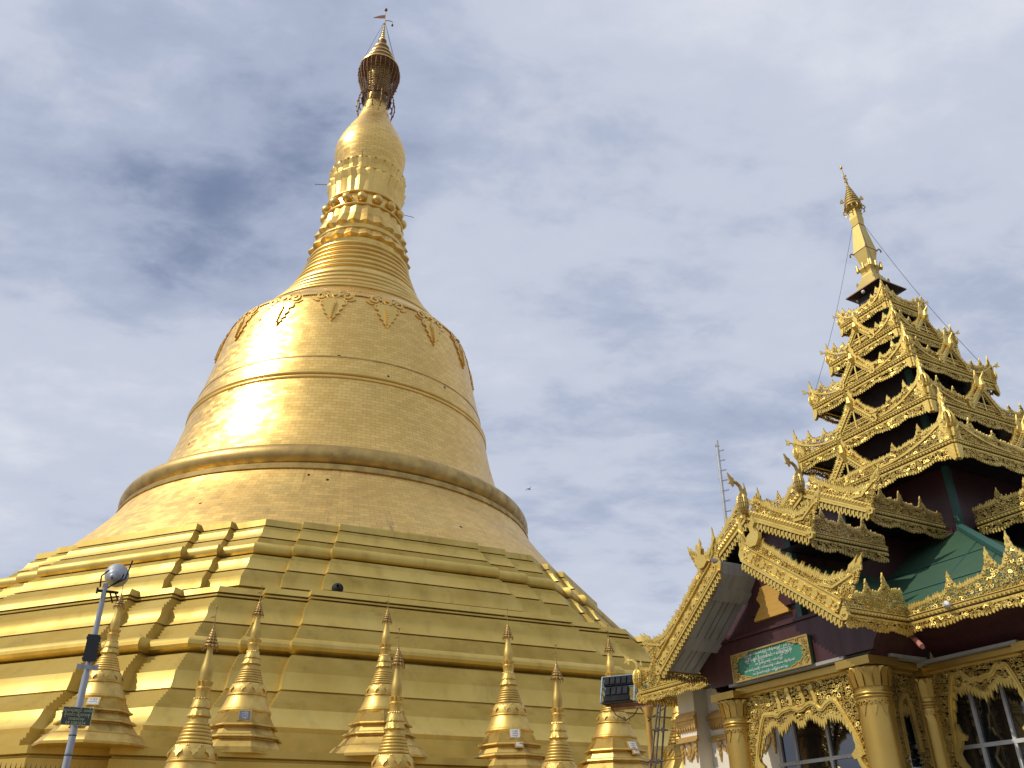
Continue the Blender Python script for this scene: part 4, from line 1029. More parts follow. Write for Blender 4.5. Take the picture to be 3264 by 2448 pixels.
# ---- gables
def bargeboards(S, zr, ze, gap, teeth, mid, top, cell, seed, foot=.5, ribs=False, crest=.14):
    """pair of carved boards on a gable: x across, y up (0 at board foot line), front = -y"""
    mb = MB()
    run, rise = S - gap, zr - ze; L = hypot(run, rise); ca, sa = run / L, rise / L
    for sx in (-1, 1):
        fn = lambda t, n_, z: (sx * (gap + t * ca + n_ * sa), -z, zr - t * sa + n_ * ca)
        # hanging row of curled leaves
        n = int(L / (teeth * .62))
        for i in range(n):
            t = (i + .5) * L / n; w = L / n
            mb.ribbon([(t - w * .42, 0), (t - w * .35, -teeth * .55), (t + w * .05, -teeth * .95), (t + w * .36, -teeth * .65), (t + w * .2, -teeth * .25)], w * .36, -.02, .025, fn, .2)
        rail(mb, fn, -.05, L, -.01, .035, -.04, .05)
        if ribs:
            rail(mb, fn, 0, L * .93, mid * .12 + .02, mid * .93, -.04, .012)
            rail(mb, fn, .0, L * .93, .035, .06, -.02, .06)
            k = int(L / .36)
            for i in range(k):
                t = (i + .5) * L * .92 / k; yc = mid * .5
                mb.poly(disc(t, yc, mid * .24, 9), 0, .05, fn)
                for sg in (-1, 1):
                    mb.ribbon([(t + sg * a, yc + b) for a, b in spiral(.16, 0, mid * .24, pi, 1.1, 8, .6)], .04, 0, .045, fn)
            rail(mb, fn, .0, L * .93, mid * .93, mid * 1.0, -.03, .055)
        else:
            rail(mb, fn, -.05, L, .04, mid * .55, -.03, .015); rail(mb, fn, -.05, L, mid * .55, mid, -.03, .04, bead=.08)
        hgt = lambda t: mid + top * (.55 + .45 * abs(2 * t / L - 1) ** 1.5) + foot * max(0, (t / L - .72) / .28) ** 1.6
        fill(mb, fn, 0, L, lambda t: mid, hgt, cell, seed, -.02, .02)
        flames(mb, fn, 0, L, hgt, cell * .8, crest, seed + 1, -.05)
        # big leaf at the foot
        flame(mb, fn, L * .93, mid + foot * .5 + top * .4, foot * .42, foot * 1.15, .05); flame(mb, fn, L * .97, hgt(L * .97), .10, foot * .75)
        mb.ribbon([(L * .72, mid + .03), (L * .84, mid + top * .5), (L * .95, mid + top + foot * .6)], .05, .0, .045, fn, .3)
        mb.ribbon([(L * 1.0 + a, mid * .3 + b) for a, b in spiral(0, 0, .1, pi / 2, 1.3, 9, .7)], .05, -.02, .05, fn)
    return mb
porch_gable = bargeboards(2.45, 6.62, 5.06, .36, .15, .30, .18, .07, 31, foot=.42, ribs=True, crest=.13).build("gable_board", M["lace"], pav, loc=(TS, -.97, 0))
mb = MB()
def bird(mb, fn, s):   # crested bird in relief, for the gable boards
    mb.poly([(x * s, y * s) for x, y in [(-.30, 0), (-.12, -.16), (.12, -.16), (.26, .02), (.30, .2), (.16, .26), (.10, .40), (.20, .52), (.14, .66), (.02, .60), (-.08, .46), (-.04, .28), (-.2, .2)]], -.04 * s, .10 * s, fn)
    for i in range(4): flame(mb, fn, (-.30 - .05 * i) * s, (-.02 + .05 * i) * s, .12 * s, (.34 + .05 * i) * s, -.5)
    flame(mb, fn, .05 * s, .62 * s, .1 * s, .22 * s)
for sx in (-1, 1):
    mb = MB()
    bird(mb, lambda x, y, z: (sx * (.75 + x), -.03 - z, 6.9 + y), .62)
    f2 = lambda x, y, z: (sx * x, -z, y)
    flame(mb, f2, .42, 6.65, .26, .62, 0); flame(mb, f2, .40, 7.0, .12, .55); fill(mb, f2, .34, 1.0, lambda x: 6.65 - (x - .36) * .7, lambda x: 7.05 - (x - .36) * .55, .085, 41)
    mb.build("bird_figure", M["lace"], porch_gable)
# emblem board on the gable wall
half_e = [(.47, 5.80), (.455, 5.87), (.42, 5.88), (.42, 5.91), (.38, 5.92), (.38, 5.95), (.34, 5.96), (.34, 5.99), (.30, 6.0), (.30, 6.03), (.26, 6.04), (.25, 6.10), (.27, 6.11), (.27, 6.14), (.30, 6.15), (.30, 6.18), (.33, 6.19), (.33, 6.23), (.30, 6.24), (.30, 6.27), (.26, 6.28), (.26, 6.33), (.22, 6.34), (.20, 6.42)]
mb = MB(); fr_poly([(1.55 + x, z) for x, z in half_e] + [(1.55 - x, z) for x, z in half_e[::-1]], -.03, .058); mb.build("emblem_board", M["emblem"], pav)
# upper gables of the front arm: roof, wall, boards, side eaves
def upper_gable(d, half, ze, zr, d_end, wall_half, wall_back, seed):
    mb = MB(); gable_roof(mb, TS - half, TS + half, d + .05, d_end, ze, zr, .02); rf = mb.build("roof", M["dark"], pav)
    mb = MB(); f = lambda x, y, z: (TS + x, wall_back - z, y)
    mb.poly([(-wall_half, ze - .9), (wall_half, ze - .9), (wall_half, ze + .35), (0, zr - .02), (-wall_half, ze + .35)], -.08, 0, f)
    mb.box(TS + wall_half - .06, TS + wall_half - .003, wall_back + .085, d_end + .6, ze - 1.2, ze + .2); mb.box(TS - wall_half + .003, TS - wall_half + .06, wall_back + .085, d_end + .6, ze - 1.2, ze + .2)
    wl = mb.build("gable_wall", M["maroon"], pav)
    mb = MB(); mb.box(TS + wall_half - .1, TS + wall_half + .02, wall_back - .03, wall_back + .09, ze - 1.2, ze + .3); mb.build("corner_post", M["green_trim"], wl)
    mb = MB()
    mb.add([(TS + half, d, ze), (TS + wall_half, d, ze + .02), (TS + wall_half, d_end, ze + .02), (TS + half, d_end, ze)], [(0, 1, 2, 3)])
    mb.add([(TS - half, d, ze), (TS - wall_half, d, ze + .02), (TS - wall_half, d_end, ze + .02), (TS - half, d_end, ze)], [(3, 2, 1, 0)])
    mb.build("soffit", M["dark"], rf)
    gb = bargeboards(half + .02, zr + .02, ze + .02, .02, .16, .18, .22, .072, seed, foot=.36, crest=.14).build("gable_board", M["lace"], pav, loc=(TS, d, 0))
    mb = MB(); f = lambda x, y, z: (z, -x, zr + .1 + y)
    hook_finial(mb, f, .82)
    mb.build("apex_finial", M["lace_old"], gb)
    L = d_end - d
    m1 = eave_board(L, .2, lambda x: .34 - .14 * (x / L), .072, seed + 5, [(-L * .3, .26), (-L * .05, .3), (L * .24, .32)]).mesh("eave_board", M["lace_old"])
    put("eave_board", m1, pav, (TS + half, (d + d_end) / 2, ze + .03), radians(90))
    m2 = eave_board(L, .2, lambda x: .34 + .14 * (x / L), .072, seed + 6, [(-L * .3, .26), (-L * .05, .3), (L * .24, .32)]).mesh("eave_board", M["lace_old"])
    put("eave_board", m2, pav, (TS - half, (d + d_end) / 2, ze + .03), radians(-90))
    return rf
upper_gable(-.35, 1.5, 6.82, 7.66, 1.65, .68, -.02, 51)
upper_gable(1.35, 1.55, 7.56, 8.44, 3.52, .72, 1.62, 61)
# the matching arm on the right side, of which only the near eave shows
m1 = eave_board(2.2, .2, lambda x: .34, .072, 71, [(-.5, .3), (.1, .3), (.6, .36)]).mesh("eave_board", M["lace"])
put("eave_board", m1, pav, (3.63 + 1.1, 3.95, 7.59), 0)
mb = MB(); gr = [(3.2, 3.95, 7.56), (3.2, 5.5, 8.44), (5.85, 5.5, 8.44), (5.85, 3.95, 7.56), (3.2, 7.05, 7.56), (5.85, 7.05, 7.56)]
mb.add(gr, [(0, 3, 2, 1), (1, 2, 5, 4), (2, 3, 5)]); mb.box(3.3, 5.2, 4.82, 6.18, 6.2, 7.7); mb.build("roof", M["dark"], pav)

# ---- tower storeys
TIERS = [  # eave half, groove z, wall half below, next wall half, crest height
    (2.74, 8.90, 1.78, 1.30, .34), (1.95, 10.45, 1.30, 1.0, .34), (1.52, 11.88, 1.0, .72, .31), (1.09, 13.04, .72, .52, .28), (.75, 14.14, .52, .36, .26)]
zb = 7.3
prev_top = 7.4
def tier(i, h, z, wh, nw, ch):
    global prev_top
    mb = MB()
    frustum(mb, h - .02, z + .10, nw, z + .10 + (h - nw) * .75)
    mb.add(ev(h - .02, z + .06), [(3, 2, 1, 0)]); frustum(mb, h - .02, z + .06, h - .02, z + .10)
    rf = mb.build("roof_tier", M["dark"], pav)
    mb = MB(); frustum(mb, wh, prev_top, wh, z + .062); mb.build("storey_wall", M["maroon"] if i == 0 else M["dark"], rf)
    for sx, sy in ((1, -1), (-1, -1), (1, 1), (-1, 1)):
        mb = MB(); cx, cy = TS + sx * wh, TD + sy * wh
        mb.box(cx - .06, cx + .06, cy - .06, cy + .06, prev_top - .1, z + .05)
        mb.build("corner_post", M["green_trim"], rf)
    prev_top = z + .10 + (h - nw) * .75 - .15
    L = 2 * h; s = 1.0 - .10 * i
    eb = eave_board(L, .24 * s + .02, tapered(ch * .78, ch * 1.9, L, 2.4), .07, 80 + i * 7, spk(L, L / 8, ch * .5, ch * 1.1, .9, L * .2), scal=.9)
    f = lambda x, y, z_: (x, -z_, y)
    for sx in (-1, 1):   # corner leaves, corner bracket and curved ribs of the crest
        flame(eb, f, sx * (h - .10 * s), .14, .34 * s, .80 * s, sx * .08); flame(eb, f, sx * (h - .05 * s), .55 * s, .14 * s, .5 * s, sx * .05)
        eb.ribbon([(sx * (h * (.35 + .65 * q / 8)), .15 + ch * 1.3 * (q / 8) ** 2.2) for q in range(9)], .045, 0, .04, f)
        eb.poly([(sx * (h - .17 * s), -.02), (sx * h, -.02), (sx * (h + .0), -.32 * s), (sx * (h - .06 * s), -.36 * s), (sx * (h - .14 * s), -.24 * s)], -.02, .045, f)
    me = eb.mesh("eave_board", M["lace"])
    for k in range(4):
        a = k * pi / 2; u_ = (sin(a) * h, -cos(a) * h); put("eave_board", me, rf, (TS + u_[0], TD + u_[1], z), a)
    # small gable on each side
    s = 1.0 - .13 * i
    gs = .64 * (h / 2.74) ** .5
    gbm = bargeboards(gs, gs * 1.05, 0, .02, .11 * s, .075 * s, .11 * s, .062, 120 + i, foot=.10 * s, crest=.09)
    mbar = lambda x0, x1, z0_: gbm.box(x0, x1, -.02, .0, z0_, z0_ + .02)
    mbar(-gs, gs, .05); mbar(-gs, gs, .16); gbm.box(-.02, .02, -.018, .002, 0, gs * .85)
    flame(gbm, f, 0, gs * 1.1, .20, .5); gbm.tube([(0, 0, gs * .9), (0, -.10, gs * 1.2), (0, -.10, gs * 1.5), (0, -.20, gs * 1.75)], [.05, .07, .04, .015], 6)
    gme = gbm.mesh("gable_board", M["lace"])
    gr_ = MB(); gr_.add([(-gs, .02, .02), (0, .02, gs * 1.0), (gs, .02, .02), (-gs, .9 * s, .02), (0, .9 * s, gs * 1.0), (gs, .9 * s, .02)], [(0, 1, 4, 3), (1, 2, 5, 4)])
    gr_.poly([(-gs * .95, 0), (gs * .95, 0), (0, gs * .88)], -.12, -.1, f)
    grm = gr_.mesh("gable_roof", M["dark"])
    yo = h - .16 * s if i == 0 else h + .02
    for k in range(4 if i < 4 else 0):
        a = k * pi / 2; u_ = (sin(a) * yo, -cos(a) * yo); put("gable_board", gme, rf, (TS + u_[0], TD + u_[1], z + .14), a); put("gable_roof", grm, rf, (TS + u_[0], TD + u_[1], z + .14), a)
    # corner finials
    fm = MB(); hook_finial(fm, lambda x, y, z_: (x, z_, y), .58 * s + .06); hk = fm.mesh("corner_finial", M["lace"])
    fm = MB(); spire_finial(fm, lambda x, y, z_: (x * .3 + z_, x * .95, y), .95 * s); sp_m = fm.mesh("corner_finial", M["lace"])
    for k in range(4):
        a = -pi / 4 + k * pi / 2
        put("corner_finial", hk if k != 0 else sp_m, rf, (TS + cos(a) * h * 1.4142 * .985, TD + sin(a) * h * 1.4142 * .985, z + .12), a)
    return rf
for i, t_ in enumerate(TIERS): tier(i, *t_)
# cap and square spire
mb = MB(); frustum(mb, .34, 14.3, .34, 15.05); mb.build("storey_wall", M["dark"], pav)
mb = MB(); frustum(mb, .55, 15.05, .55, 15.08); frustum(mb, .55, 15.08, .30, 15.26); cap = mb.build("cap_roof", M["copper"], pav)
mb = MB(); frustum(mb, .54, 15.045, .34, 14.97); mb.build("cap_soffit", M["dark"], cap)
mb = MB()
mb.lathe([(.30, 15.25), (.30, 15.40), (.24, 15.42), (.24, 15.52), (.205, 15.54), (.205, 15.60), (.17, 15.64), (.155, 15.72), (.16, 15.78), (.22, 15.88), (.22, 15.93), (.15, 15.95), (.14, 16.02), (.215, 16.47), (.112, 17.40), (.132, 17.64), (.085, 18.12), (.06, 18.3)], 4, c=(TS, TD), ph=pi / 4, sq=True)
sp_o = mb.build("spire", M["spire"], pav)
for k in range(4):
    a = k * pi / 2
    for q in (-.2, 0, .2):
        mb = MB(); cx = TS + sin(a) * .235 + cos(a) * q; cy = TD - cos(a) * .235 + sin(a) * q
        mb.lathe([(.012, 15.82), (.034, 15.84), (.034, 16.02), (.02, 16.05), (.005, 16.07)], 8, c=(cx, cy)); mb.build("spire_knob", M["spire"], sp_o, sharp=40)
    for q in (-.28, .28):
        mb = MB(); cx = TS + sin(a) * .28 + cos(a) * q; cy = TD - cos(a) * .28 + sin(a) * q; mb.lathe([(.03, 15.38), (.03, 15.46), (.01, 15.5)], 6, c=(cx, cy)); mb.build("spire_knob", M["spire"], sp_o, sharp=40)
mb = MB()
for k in range(4):
    a = pi / 4 + k * pi / 2; x, y = TS + .30 * sin(a), TD + .30 * cos(a)
    mb.tube([(x, y, 16.45), (TS + .36 * sin(a), TD + .36 * cos(a), 16.50), (TS + .40 * sin(a), TD + .40 * cos(a), 16.45), (TS + .40 * sin(a), TD + .40 * cos(a), 16.38)], .022, 6)
    b = a + pi / 2
    mb.tube([(x, y, 16.47), (TS + .30 * sin(b), TD + .30 * cos(b), 16.47)], .012, 5); mb.tube([(TS + .165 * sin(a), TD + .165 * cos(a), 17.38), (TS + .165 * sin(b), TD + .165 * cos(b), 17.38)], .01, 5)
mb.build("spire_hook", M["rust"], sp_o)
mb = MB()
for z, r in ((18.08, .24), (18.18, .225), (18.28, .20), (18.38, .175), (18.48, .145), (18.58, .115), (18.68, .085), (18.77, .055)):
    mb.lathe([(r - .02, z), (r + .01, z + .015), (r, z + .05), (r - .03, z + .10)], 20, c=(TS, TD))
for k in range(12):
    t = 2 * pi * k / 12; mb.tube([(TS + .22 * sin(t), TD + .22 * cos(t), 18.1), (TS + .28 * sin(t), TD + .28 * cos(t), 18.02), (TS + .30 * sin(t), TD + .30 * cos(t), 17.94), (TS + .25 * sin(t), TD + .25 * cos(t), 17.9)], .018, 5)
    mb.tube([(TS + .22 * sin(t), TD + .22 * cos(t), 18.06), (TS + .2 * sin(t), TD + .2 * cos(t), 17.95), (TS + .2 * sin(t + .52), TD + .2 * cos(t + .52), 18.0)], .012, 4)
for k in range(4):
    t = pi / 4 + k * pi / 2; flame(mb, lambda x, y, z: (TS + (.27 + x) * sin(t) + z * cos(t), TD + (.27 + x) * cos(t) - z * sin(t), 18.3 + y), 0, 0, .1, .16)
mb.build("spire_umbrella", M["lace_old"], sp_o, sharp=40)
mb = MB(); mb.tube([(TS, TD, 18.7), (TS - .05, TD - .02, 19.62)], .012, 6)
for z, r in ((18.88, .05), (18.95, .03), (19.05, .035), (19.12, .03), (19.2, .03), (19.3, .02), (19.4, .016)): sphere(mb, (TS - .05 * (z - 18.7) / .92, TD, z), r, 8, 6)
for k in range(8):
    t = k * 2.4; flame(mb, lambda x, y, z: (TS - .02 + (x) * sin(t) + z * cos(t), TD + (x) * cos(t) - z * sin(t), 19.0 + .04 * k + y), .04, 0, .04, .07)
sphere(mb, (TS - .05, TD - .02, 19.62), .04, 8, 6, 1.4); mb.lathe([(.035, 19.64), (.01, 19.74), (.002, 19.80)], 8, c=(TS - .05, TD - .02))
mb.build("spire_mast", M["lace_old"], sp_o, sharp=40)
mb = MB()
for sx, sy, hh, zt in ((1, -1, 1.5, 12.2), (-1, -1, 1.5, 12.2), (1, 1, 1.5, 12.2), (-1, 1, 1.5, 12.2)):
    a = Vector((TS + sx * .11, TD + sy * .11, 17.4)); b = Vector((TS + sx * hh, TD + sy * hh, zt))
    pts = [a + (b - a) * q / 8 - Vector((0, 0, .25 * sin(pi * q / 8))) for q in range(9)]
    mb.tube(pts, .006, 4)
mb.build("guy_wire", M["black"], pav)
mb = MB()
for x, y in ((-.36, -.30), (.36, .02), (.0, -.5)): sphere(mb, (TS + x, TD + y, 14.98), .052, 10, 8)
mb.build("white_globe", M["marble"], pav, sharp=40)  # plain white balls set just below the cap roof

# drain pipe at the inner corner
mb = MB(); a = Vector((3.98, .72, 5.0)); b = Vector((4.42, .34, 4.70))
mb.tube([a, a + (b - a) * .3, b], .045, 10, caps=False); mb.tube([b, a], .036, 10, caps=True); mb.build("drain_pipe", M["clay"], pav, sharp=40)

# ---- donor sign above the porch
sg = empty("donor_sign", (0, 0, 0)); sg.parent = None
def pav_pt(x, y, z):
    c, s = cos(PRZ), sin(PRZ); return (A0.x + x * c - y * s, A0.y + x * s + y * c, z)
sg.location = pav_pt(1.385, -.03, 5.02); sg.rotation_euler = (0, 0, PRZ)
tag(sg, "green sign board with white lettering in a carved gilt frame above the porch", "sign")
mb = MB(); mb.box(-1.03, 1.03, -.05, .025, -.255, .255); mb.build("backing_board", M["sign_green"], sg)
mb = MB(); f = lambda x, y, z: (x, -.05 - z, y)
for sx in (-1, 1):
    for sy in (-1, 1):
        ed = [(1.03, .255), (.52, .255), (.56, .215), (.66, .20), (.70, .17), (.80, .165), (.84, .12), (.92, .085), (.94, .03), (.97, 0), (1.03, 0)]
        mb.poly([(sx * x, sy * y) for x, y in ed], 0, .012, f)
        mb.ribbon([(sx * x, sy * y) for x, y in ed[1:-1]], .018, .005, .025, f)
        r = random.Random(7)
        for i in range(26):
            x, y = r.uniform(.6, 1.0), r.uniform(.02, .235)
            if y < .255 - .75 * (x - .52) ** .9 * .45 and x < .9: continue
            mb.ribbon([(sx * (x + a), sy * (y + b)) for a, b in spiral(0, 0, .045, r.uniform(0, 6), 1.1, 7, .7)], .016, .01, .03, f)
for y in (-.255, .255): mb.box(-1.04, 1.04, -.075, -.045, y - .014, y + .014)
for x in (-1.03, 1.03): mb.box(x - .014, x + .014, -.074, -.046, -.24, .24)
mb.build("frame", M["lace_old"], sg)
lines = [("\u1041\u1043\u1047\u1043 \u1001\u102f\u1014\u103e\u1005\u103a \u1010\u1031\u102c\u103a\u101e\u101c\u1004\u103a\u1038\u103c\u1015\u100a\u103a \u2022 \u101a\u102d\u1019\u1014\u103a\u1038\u1021\u101c\u103e\u1030\u101b\u103e\u1004\u103a \u2022 \u1042\u1044.\u1046.\u1042\u1040\u1041\u1042", .066, .165),
         ("\u101d\u1014\u103a\u103c\u1000\u102e\u1038\u1001\u103b\u102f\u1015\u103a \u1026\u1038\u100a\u102c\u100f\u103a\u101d\u1004\u103a\u1038 + \u1031\u1012\u102b\u103a\u103c\u1019\u1004\u1037\u103a\u103c\u1019\u1004\u1037\u103a\u1005\u102d\u102f\u1038", .094, .062),
         ("\u101e\u102c\u1038 \u1026\u1038\u1007\u1031\u102c\u103a\u100a\u102c\u100f\u103a\u1005\u102d\u102f\u1038 + \u1031\u1012\u102b\u103a\u101e\u1004\u103a\u1038\u103c\u1019\u1004\u1037\u103a", .062, -.03),
         ("\u101e\u102c\u1038 \u1031\u1019\u102c\u1004\u103a\u100a\u102c\u100f\u103a\u1005\u102d\u102f\u1038 + \u1031\u1012\u102b\u103a\u1021\u1031\u101e\u1000\u103a\u1014\u103d\u1032\u1037 \u1041 \u101e\u1019\u102e\u1038\u1031\u101c\u1038 \u101e\u102d\u1019\u1037\u103a\u101e\u102d\u1019\u1037\u103a\u101e\u1031\u102c\u103a", .062, -.115),
         ("\u101e\u102c\u1038 \u1026\u1038\u1031\u1021\u102c\u1004\u103a\u1031\u1000\u103b\u102c\u103a\u1005\u102d\u102f\u1038 + \u1031\u1012\u102b\u103a\u103c\u1016\u1030\u1014\u103e\u1004\u103a\u1038\u1031\u1021\u102c\u1004\u103a\u1031\u1019\u103d\u1038", .062, -.20)]
for b_, sz, y in lines: text("lettering", b_, sz * .8, M["letter"], sg, (-.02, -.056, y), (pi / 2, 0, 0), ext=.002)

# ================================================================== street furniture
# lamp post with dish floodlight
pb = at_dist(209.6, 2443, 20.0); pt = at_dist(340, 1858, 20.0)
post = empty("lamp_post", (pb.x, pb.y, 0)); dirp = atan2(pb.y, pb.x) - pi / 2
post.rotation_euler = (0, 0, dirp)
tag(post, "grey steel lamp post with a round aluminium floodlight and a small sign plate", "lamp post")
H = pt.z
mb = MB(); mb.lathe([(.10, 0), (.10, .2), (.07, .25), (.068, H - 1.9), (.055, H - 1.85), (.052, H - .02)], 20)
mb.lathe([(.072, H - 3.35), (.072, H - 3.33)], 16); mb.build("pole", M["pole"], post, sharp=40)
mb = MB(); 
for z in (3.05, 3.95, H - 3.38): mb.lathe([(.072, z), (.075, z + .01), (.072, z + .02)], 20)
mb.build("clamp", M["black"], post)
mb = MB(); mb.box(-.125, .11, -.12, -.06, H - 1.63, H - 1.10); mb.box(-.14, .125, -.115, -.065, H - 1.60, H - 1.55); mb.box(-.14, .125, -.115, -.065, H - 1.2, H - 1.14)
for i in range(8): mb.box(.105, .13, -.11, -.07, H - 1.6 + i * .06, H - 1.57 + i * .06)
mb.build("junction_box", M["black"], post)
mb = MB(); mb.box(-.2, .2, -.09, -.075, H - 1.78, H - 1.70); mb.box(-.2, -.12, -.11, -.09, H - 1.79, H - 1.69); mb.box(.12, .2, -.11, -.09, H - 1.79, H - 1.69); mb.build("clamp_bar", M["pole"], post)
mb = MB(); mb.tube([(-.14, 0, H - .12), (-.14, -.05, H - .25)], .02, 6); mb.box(-.16, .28, -.04, .04, H - .20, H - .16); mb.tube([(.1, 0, H - .16), (.2, 0, H - .4), (.3, 0, H - .35), (.2, 0, H - .16)], .018, 6)
mb.tube([(-.1, 0, H - .1), (-.12, -.05, H + .12), (.0, -.08, H + .25)], .016, 6); mb.tube([(.1, 0, H - .05), (.35, -.02, H + .12), (.42, .06, H + .55)], .016, 6); mb.tube([(.05, 0, H - .1), (.28, -.08, H + .1), (.3, -.1, H + .2)], .016, 6)
mb.build("bracket", M["lamp_grey"], post)
# dish: axis tilted up and away, seen from behind-below
dd = empty("floodlight_head", (0, 0, 0)); bpy.data.objects.remove(dd)
axd = Vector((.20, .90, .40)).normalized(); cpos = Vector((.10, -.02, H + .12))
qa = axd.to_track_quat('Z', 'Y').to_matrix()
mb = MB(); mb.lathe([(.03, -.06), (.07, -.04), (.085, 0), (.10, .02), (.10, .06), (.12, .07), (.13, .10), (.16, .12), (.185, .16), (.20, .22), (.26, .31), (.29, .40), (.30, .44), (.29, .46), (.24, .44)], 36, caps=False)
mb.lathe([(.20, .225), (.215, .235), (.215, .255), (.22, .27)], 36, caps=False)
mb.v = [tuple(cpos + qa @ (Vector(v) * .84)) for v in mb.v]; mb.build("floodlight_dish", M["alu"], post, sharp=35)
mb = MB(); mb.lathe([(.24, .445), (.15, .48), (.02, .50)], 30, caps=False); mb.v = [tuple(cpos + qa @ (Vector(v) * .84)) for v in mb.v]; mb.build("lens", M["glass"], post, sharp=40)
ps = at_dist(242, 2282, 19.88); 
mb = MB(); zs_ = ps.z; mb.box(-.27, .27, -.10, -.085, zs_ - .17, zs_ + .17); pl = mb.build("sign_plate", M["plate"], post, loc=(.0, 0, 0))
mb = MB()
for y0_, y1_ in ((-.17, -.16), (.16, .17)): mb.box(-.27, .27, -.104, -.099, zs_ + y0_, zs_ + y1_)
for x0_, x1_ in ((-.27, -.26), (.26, .27)): mb.box(x0_, x1_, -.104, -.0995, zs_ - .16, zs_ + .16)
mb.build("plate_border", M["plate_ink"], pl)
for i, s in enumerate(("\u1031\u1019\u102c\u1004\u103a\u1031\u1021\u102c\u1004\u103a \u101e\u1019\u102e\u1038\u1005\u102f", "\u1005\u102d\u102f\u1038\u101d\u1004\u103a\u1038 \u1019\u102d\u101e\u102c\u1038\u1005\u102f", "\u1000\u1031\u102c\u1004\u103a\u1038\u1019\u103e\u102f", "09 5301024")):
    text("lettering", s, .075, M["plate_ink"], pl, (0, -.105, zs_ + .085 - i * .078), (pi / 2, 0, 0), ext=.001)

# spiked fence in front of the plinth
fa = at_dist(-60, 2426, 22.5); fb = at_dist(330, 2446, 22.5)
fence = MB(); n = 26; d_ = Vector((fb.x - fa.x, fb.y - fa.y, 0))
for i in range(n):
    p = Vector((fa.x, fa.y, 0)) + d_ * i / (n - 1); zt = fa.z + (fb.z - fa.z) * i / (n - 1)
    fence.tube([(p.x, p.y, 0), (p.x, p.y, zt - .12), (p.x, p.y, zt)], [.014, .014, .002], 5)
ang = atan2(d_.y, d_.x)
for z in (.4, 2.9): fence.tube([(fa.x, fa.y, z), (fb.x, fb.y, z)], .02, 6)
fo = fence.build("spiked_fence", M["black"]); tag(fo, "thin dark iron fence of pointed bars at the lower left, before the golden plinth", "fence")

# antenna mast with step loops
D_A = 40.0
a0 = at_dist(2284, 1405, D_A); a1 = at_dist(2318, 1693, D_A)
mast = empty("antenna_mast", (a1.x, a1.y, 0)); mast.rotation_euler = (0, 0, atan2(a1.y, a1.x) - pi / 2)
tag(mast, "slender white steel mast with climbing loops rising behind the pavilion", "mast")
off = (a0 - a1); tx = off.dot(Vector((cos(mast.rotation_euler.z), sin(mast.rotation_euler.z), 0)))
slope = tx / (a0.z - a1.z); ztop = a0.z
X = lambda z: slope * (z - a1.z)
mb = MB(); mb.tube([(X(0), 0, 0), (X(ztop), 0, ztop)], .075, 14); mb.build("pole", M["galv"], mast, sharp=40)
lp = MB(); lp.tube([(.05, 0, 0), (.14, -.10, -.02), (.30, -.04, .03), (.27, .10, .03), (.05, .05, 0)], .014, 5); lpm = lp.mesh("step_loop", M["galv"])
z = ztop - .55
while z > 9.5:
    put("step_loop", lpm, mast, (X(z), 0, z)); z -= .52
mb = MB(); mb.box(X(ztop) - .1, X(ztop) + .1, -.09, .02, ztop - .32, ztop - .2); mb.build("bracket", M["galv"], mast)

# floodlight racks on an ochre post
fz = lambda x, y: (1900 + x / 4.507, 2080 + y / 4.507)
DF = 27.0
bp = at_dist(*fz(740, 790), DF); rk = empty("floodlight_stand", (bp.x, bp.y, 0)); rk.rotation_euler = (0, 0, atan2(bp.y, bp.x) - pi / 2 - radians(16))
tag(rk, "ochre post carrying a rusty beam, partly hidden by the pavilion eave", "post")
pz = bp.z
mb = MB(); mb.lathe([(.095, 0), (.088, pz - .35), (.10, pz - .3), (.17, pz - .05), (.18, pz)], 16); mb.build("post", M["ochre"], rk, sharp=40)
mb = MB(); mb.box(-1.1, 1.25, -.09, .09, pz + .005, pz + .05); mb.box(-1.1, 1.25, -.012, .012, pz + .05, pz + .14); mb.box(-1.1, 1.25, -.09, .09, pz + .14, pz + .165); mb.build("beam", M["rust"], rk)
mb = MB(); mb.tube([(-1.15, -.08, pz + .2), (-.95, -.1, pz - .15), (-.65, -.1, pz - .32), (-.4, -.1, pz - .2), (-.25, -.1, pz + .0)], .016, 6)
mb.tube([(-.2, -.1, pz), (-.05, -.1, pz - .2), (.1, -.1, pz - .36), (.0, -.1, pz - .38)], .016, 6); mb.tube([(.12, -.1, pz - .3), (.3, -.1, pz - .2), (.6, -.1, pz - .02)], .014, 6); mb.build("cable", M["black"], rk)
def rack():
    o = empty("floodlight_rack", (0, 0, 0))
    mb = MB()
    fnr = lambda x, y, z: (x, -.05 + y * .42 - z * .9, .12 + y * .9 + z * .42)
    for row in range(2):
        for i in range(5 if row else 4):
            x = -.36 + i * .18 + (0 if row else .06)
            y0 = .02 + row * .36
            mb.box(x - .082, x + .082, y0, y0 + .31, -.06, .1, fnr)
            mb.poly([(x - .07, y0 + .03), (x + .07, y0 + .03), (x + .07, y0 + .28), (x - .07, y0 + .28)], .1, .13, fnr)
    mb.build("lamp_bank", M["lamp_grey"], o)
    mb = MB()
    for sx in (-.52, .52):
        mb.tube([(sx, -.16, .0), (sx * .98, .12, .78)], .024, 6); mb.tube([(sx, .42, .0), (sx * .98, .12, .78)], .024, 6); mb.tube([(sx, -.16, .0), (sx, .42, 0)], .024, 6)
        mb.tube([(sx, -.06, .28), (sx, .34, .2)], .02, 6); mb.tube([(sx, .0, .45), (sx, .25, .42)], .02, 6)
    mb.tube([(-.52, .07, .45), (.50, .07, .45)], .02, 6); mb.tube([(-.5, .12, .78), (.5, .12, .78)], .018, 6)
    mb.build("rack_frame", M["blue"], o)
    mb = MB(); mb.box(-.45, .42, -.2, .3, -.04, .03); mb.box(-.40, .38, -.22, -.10, .03, .16); mb.build("tray", M["lamp_grey"], o)
    return o
r0 = rack()
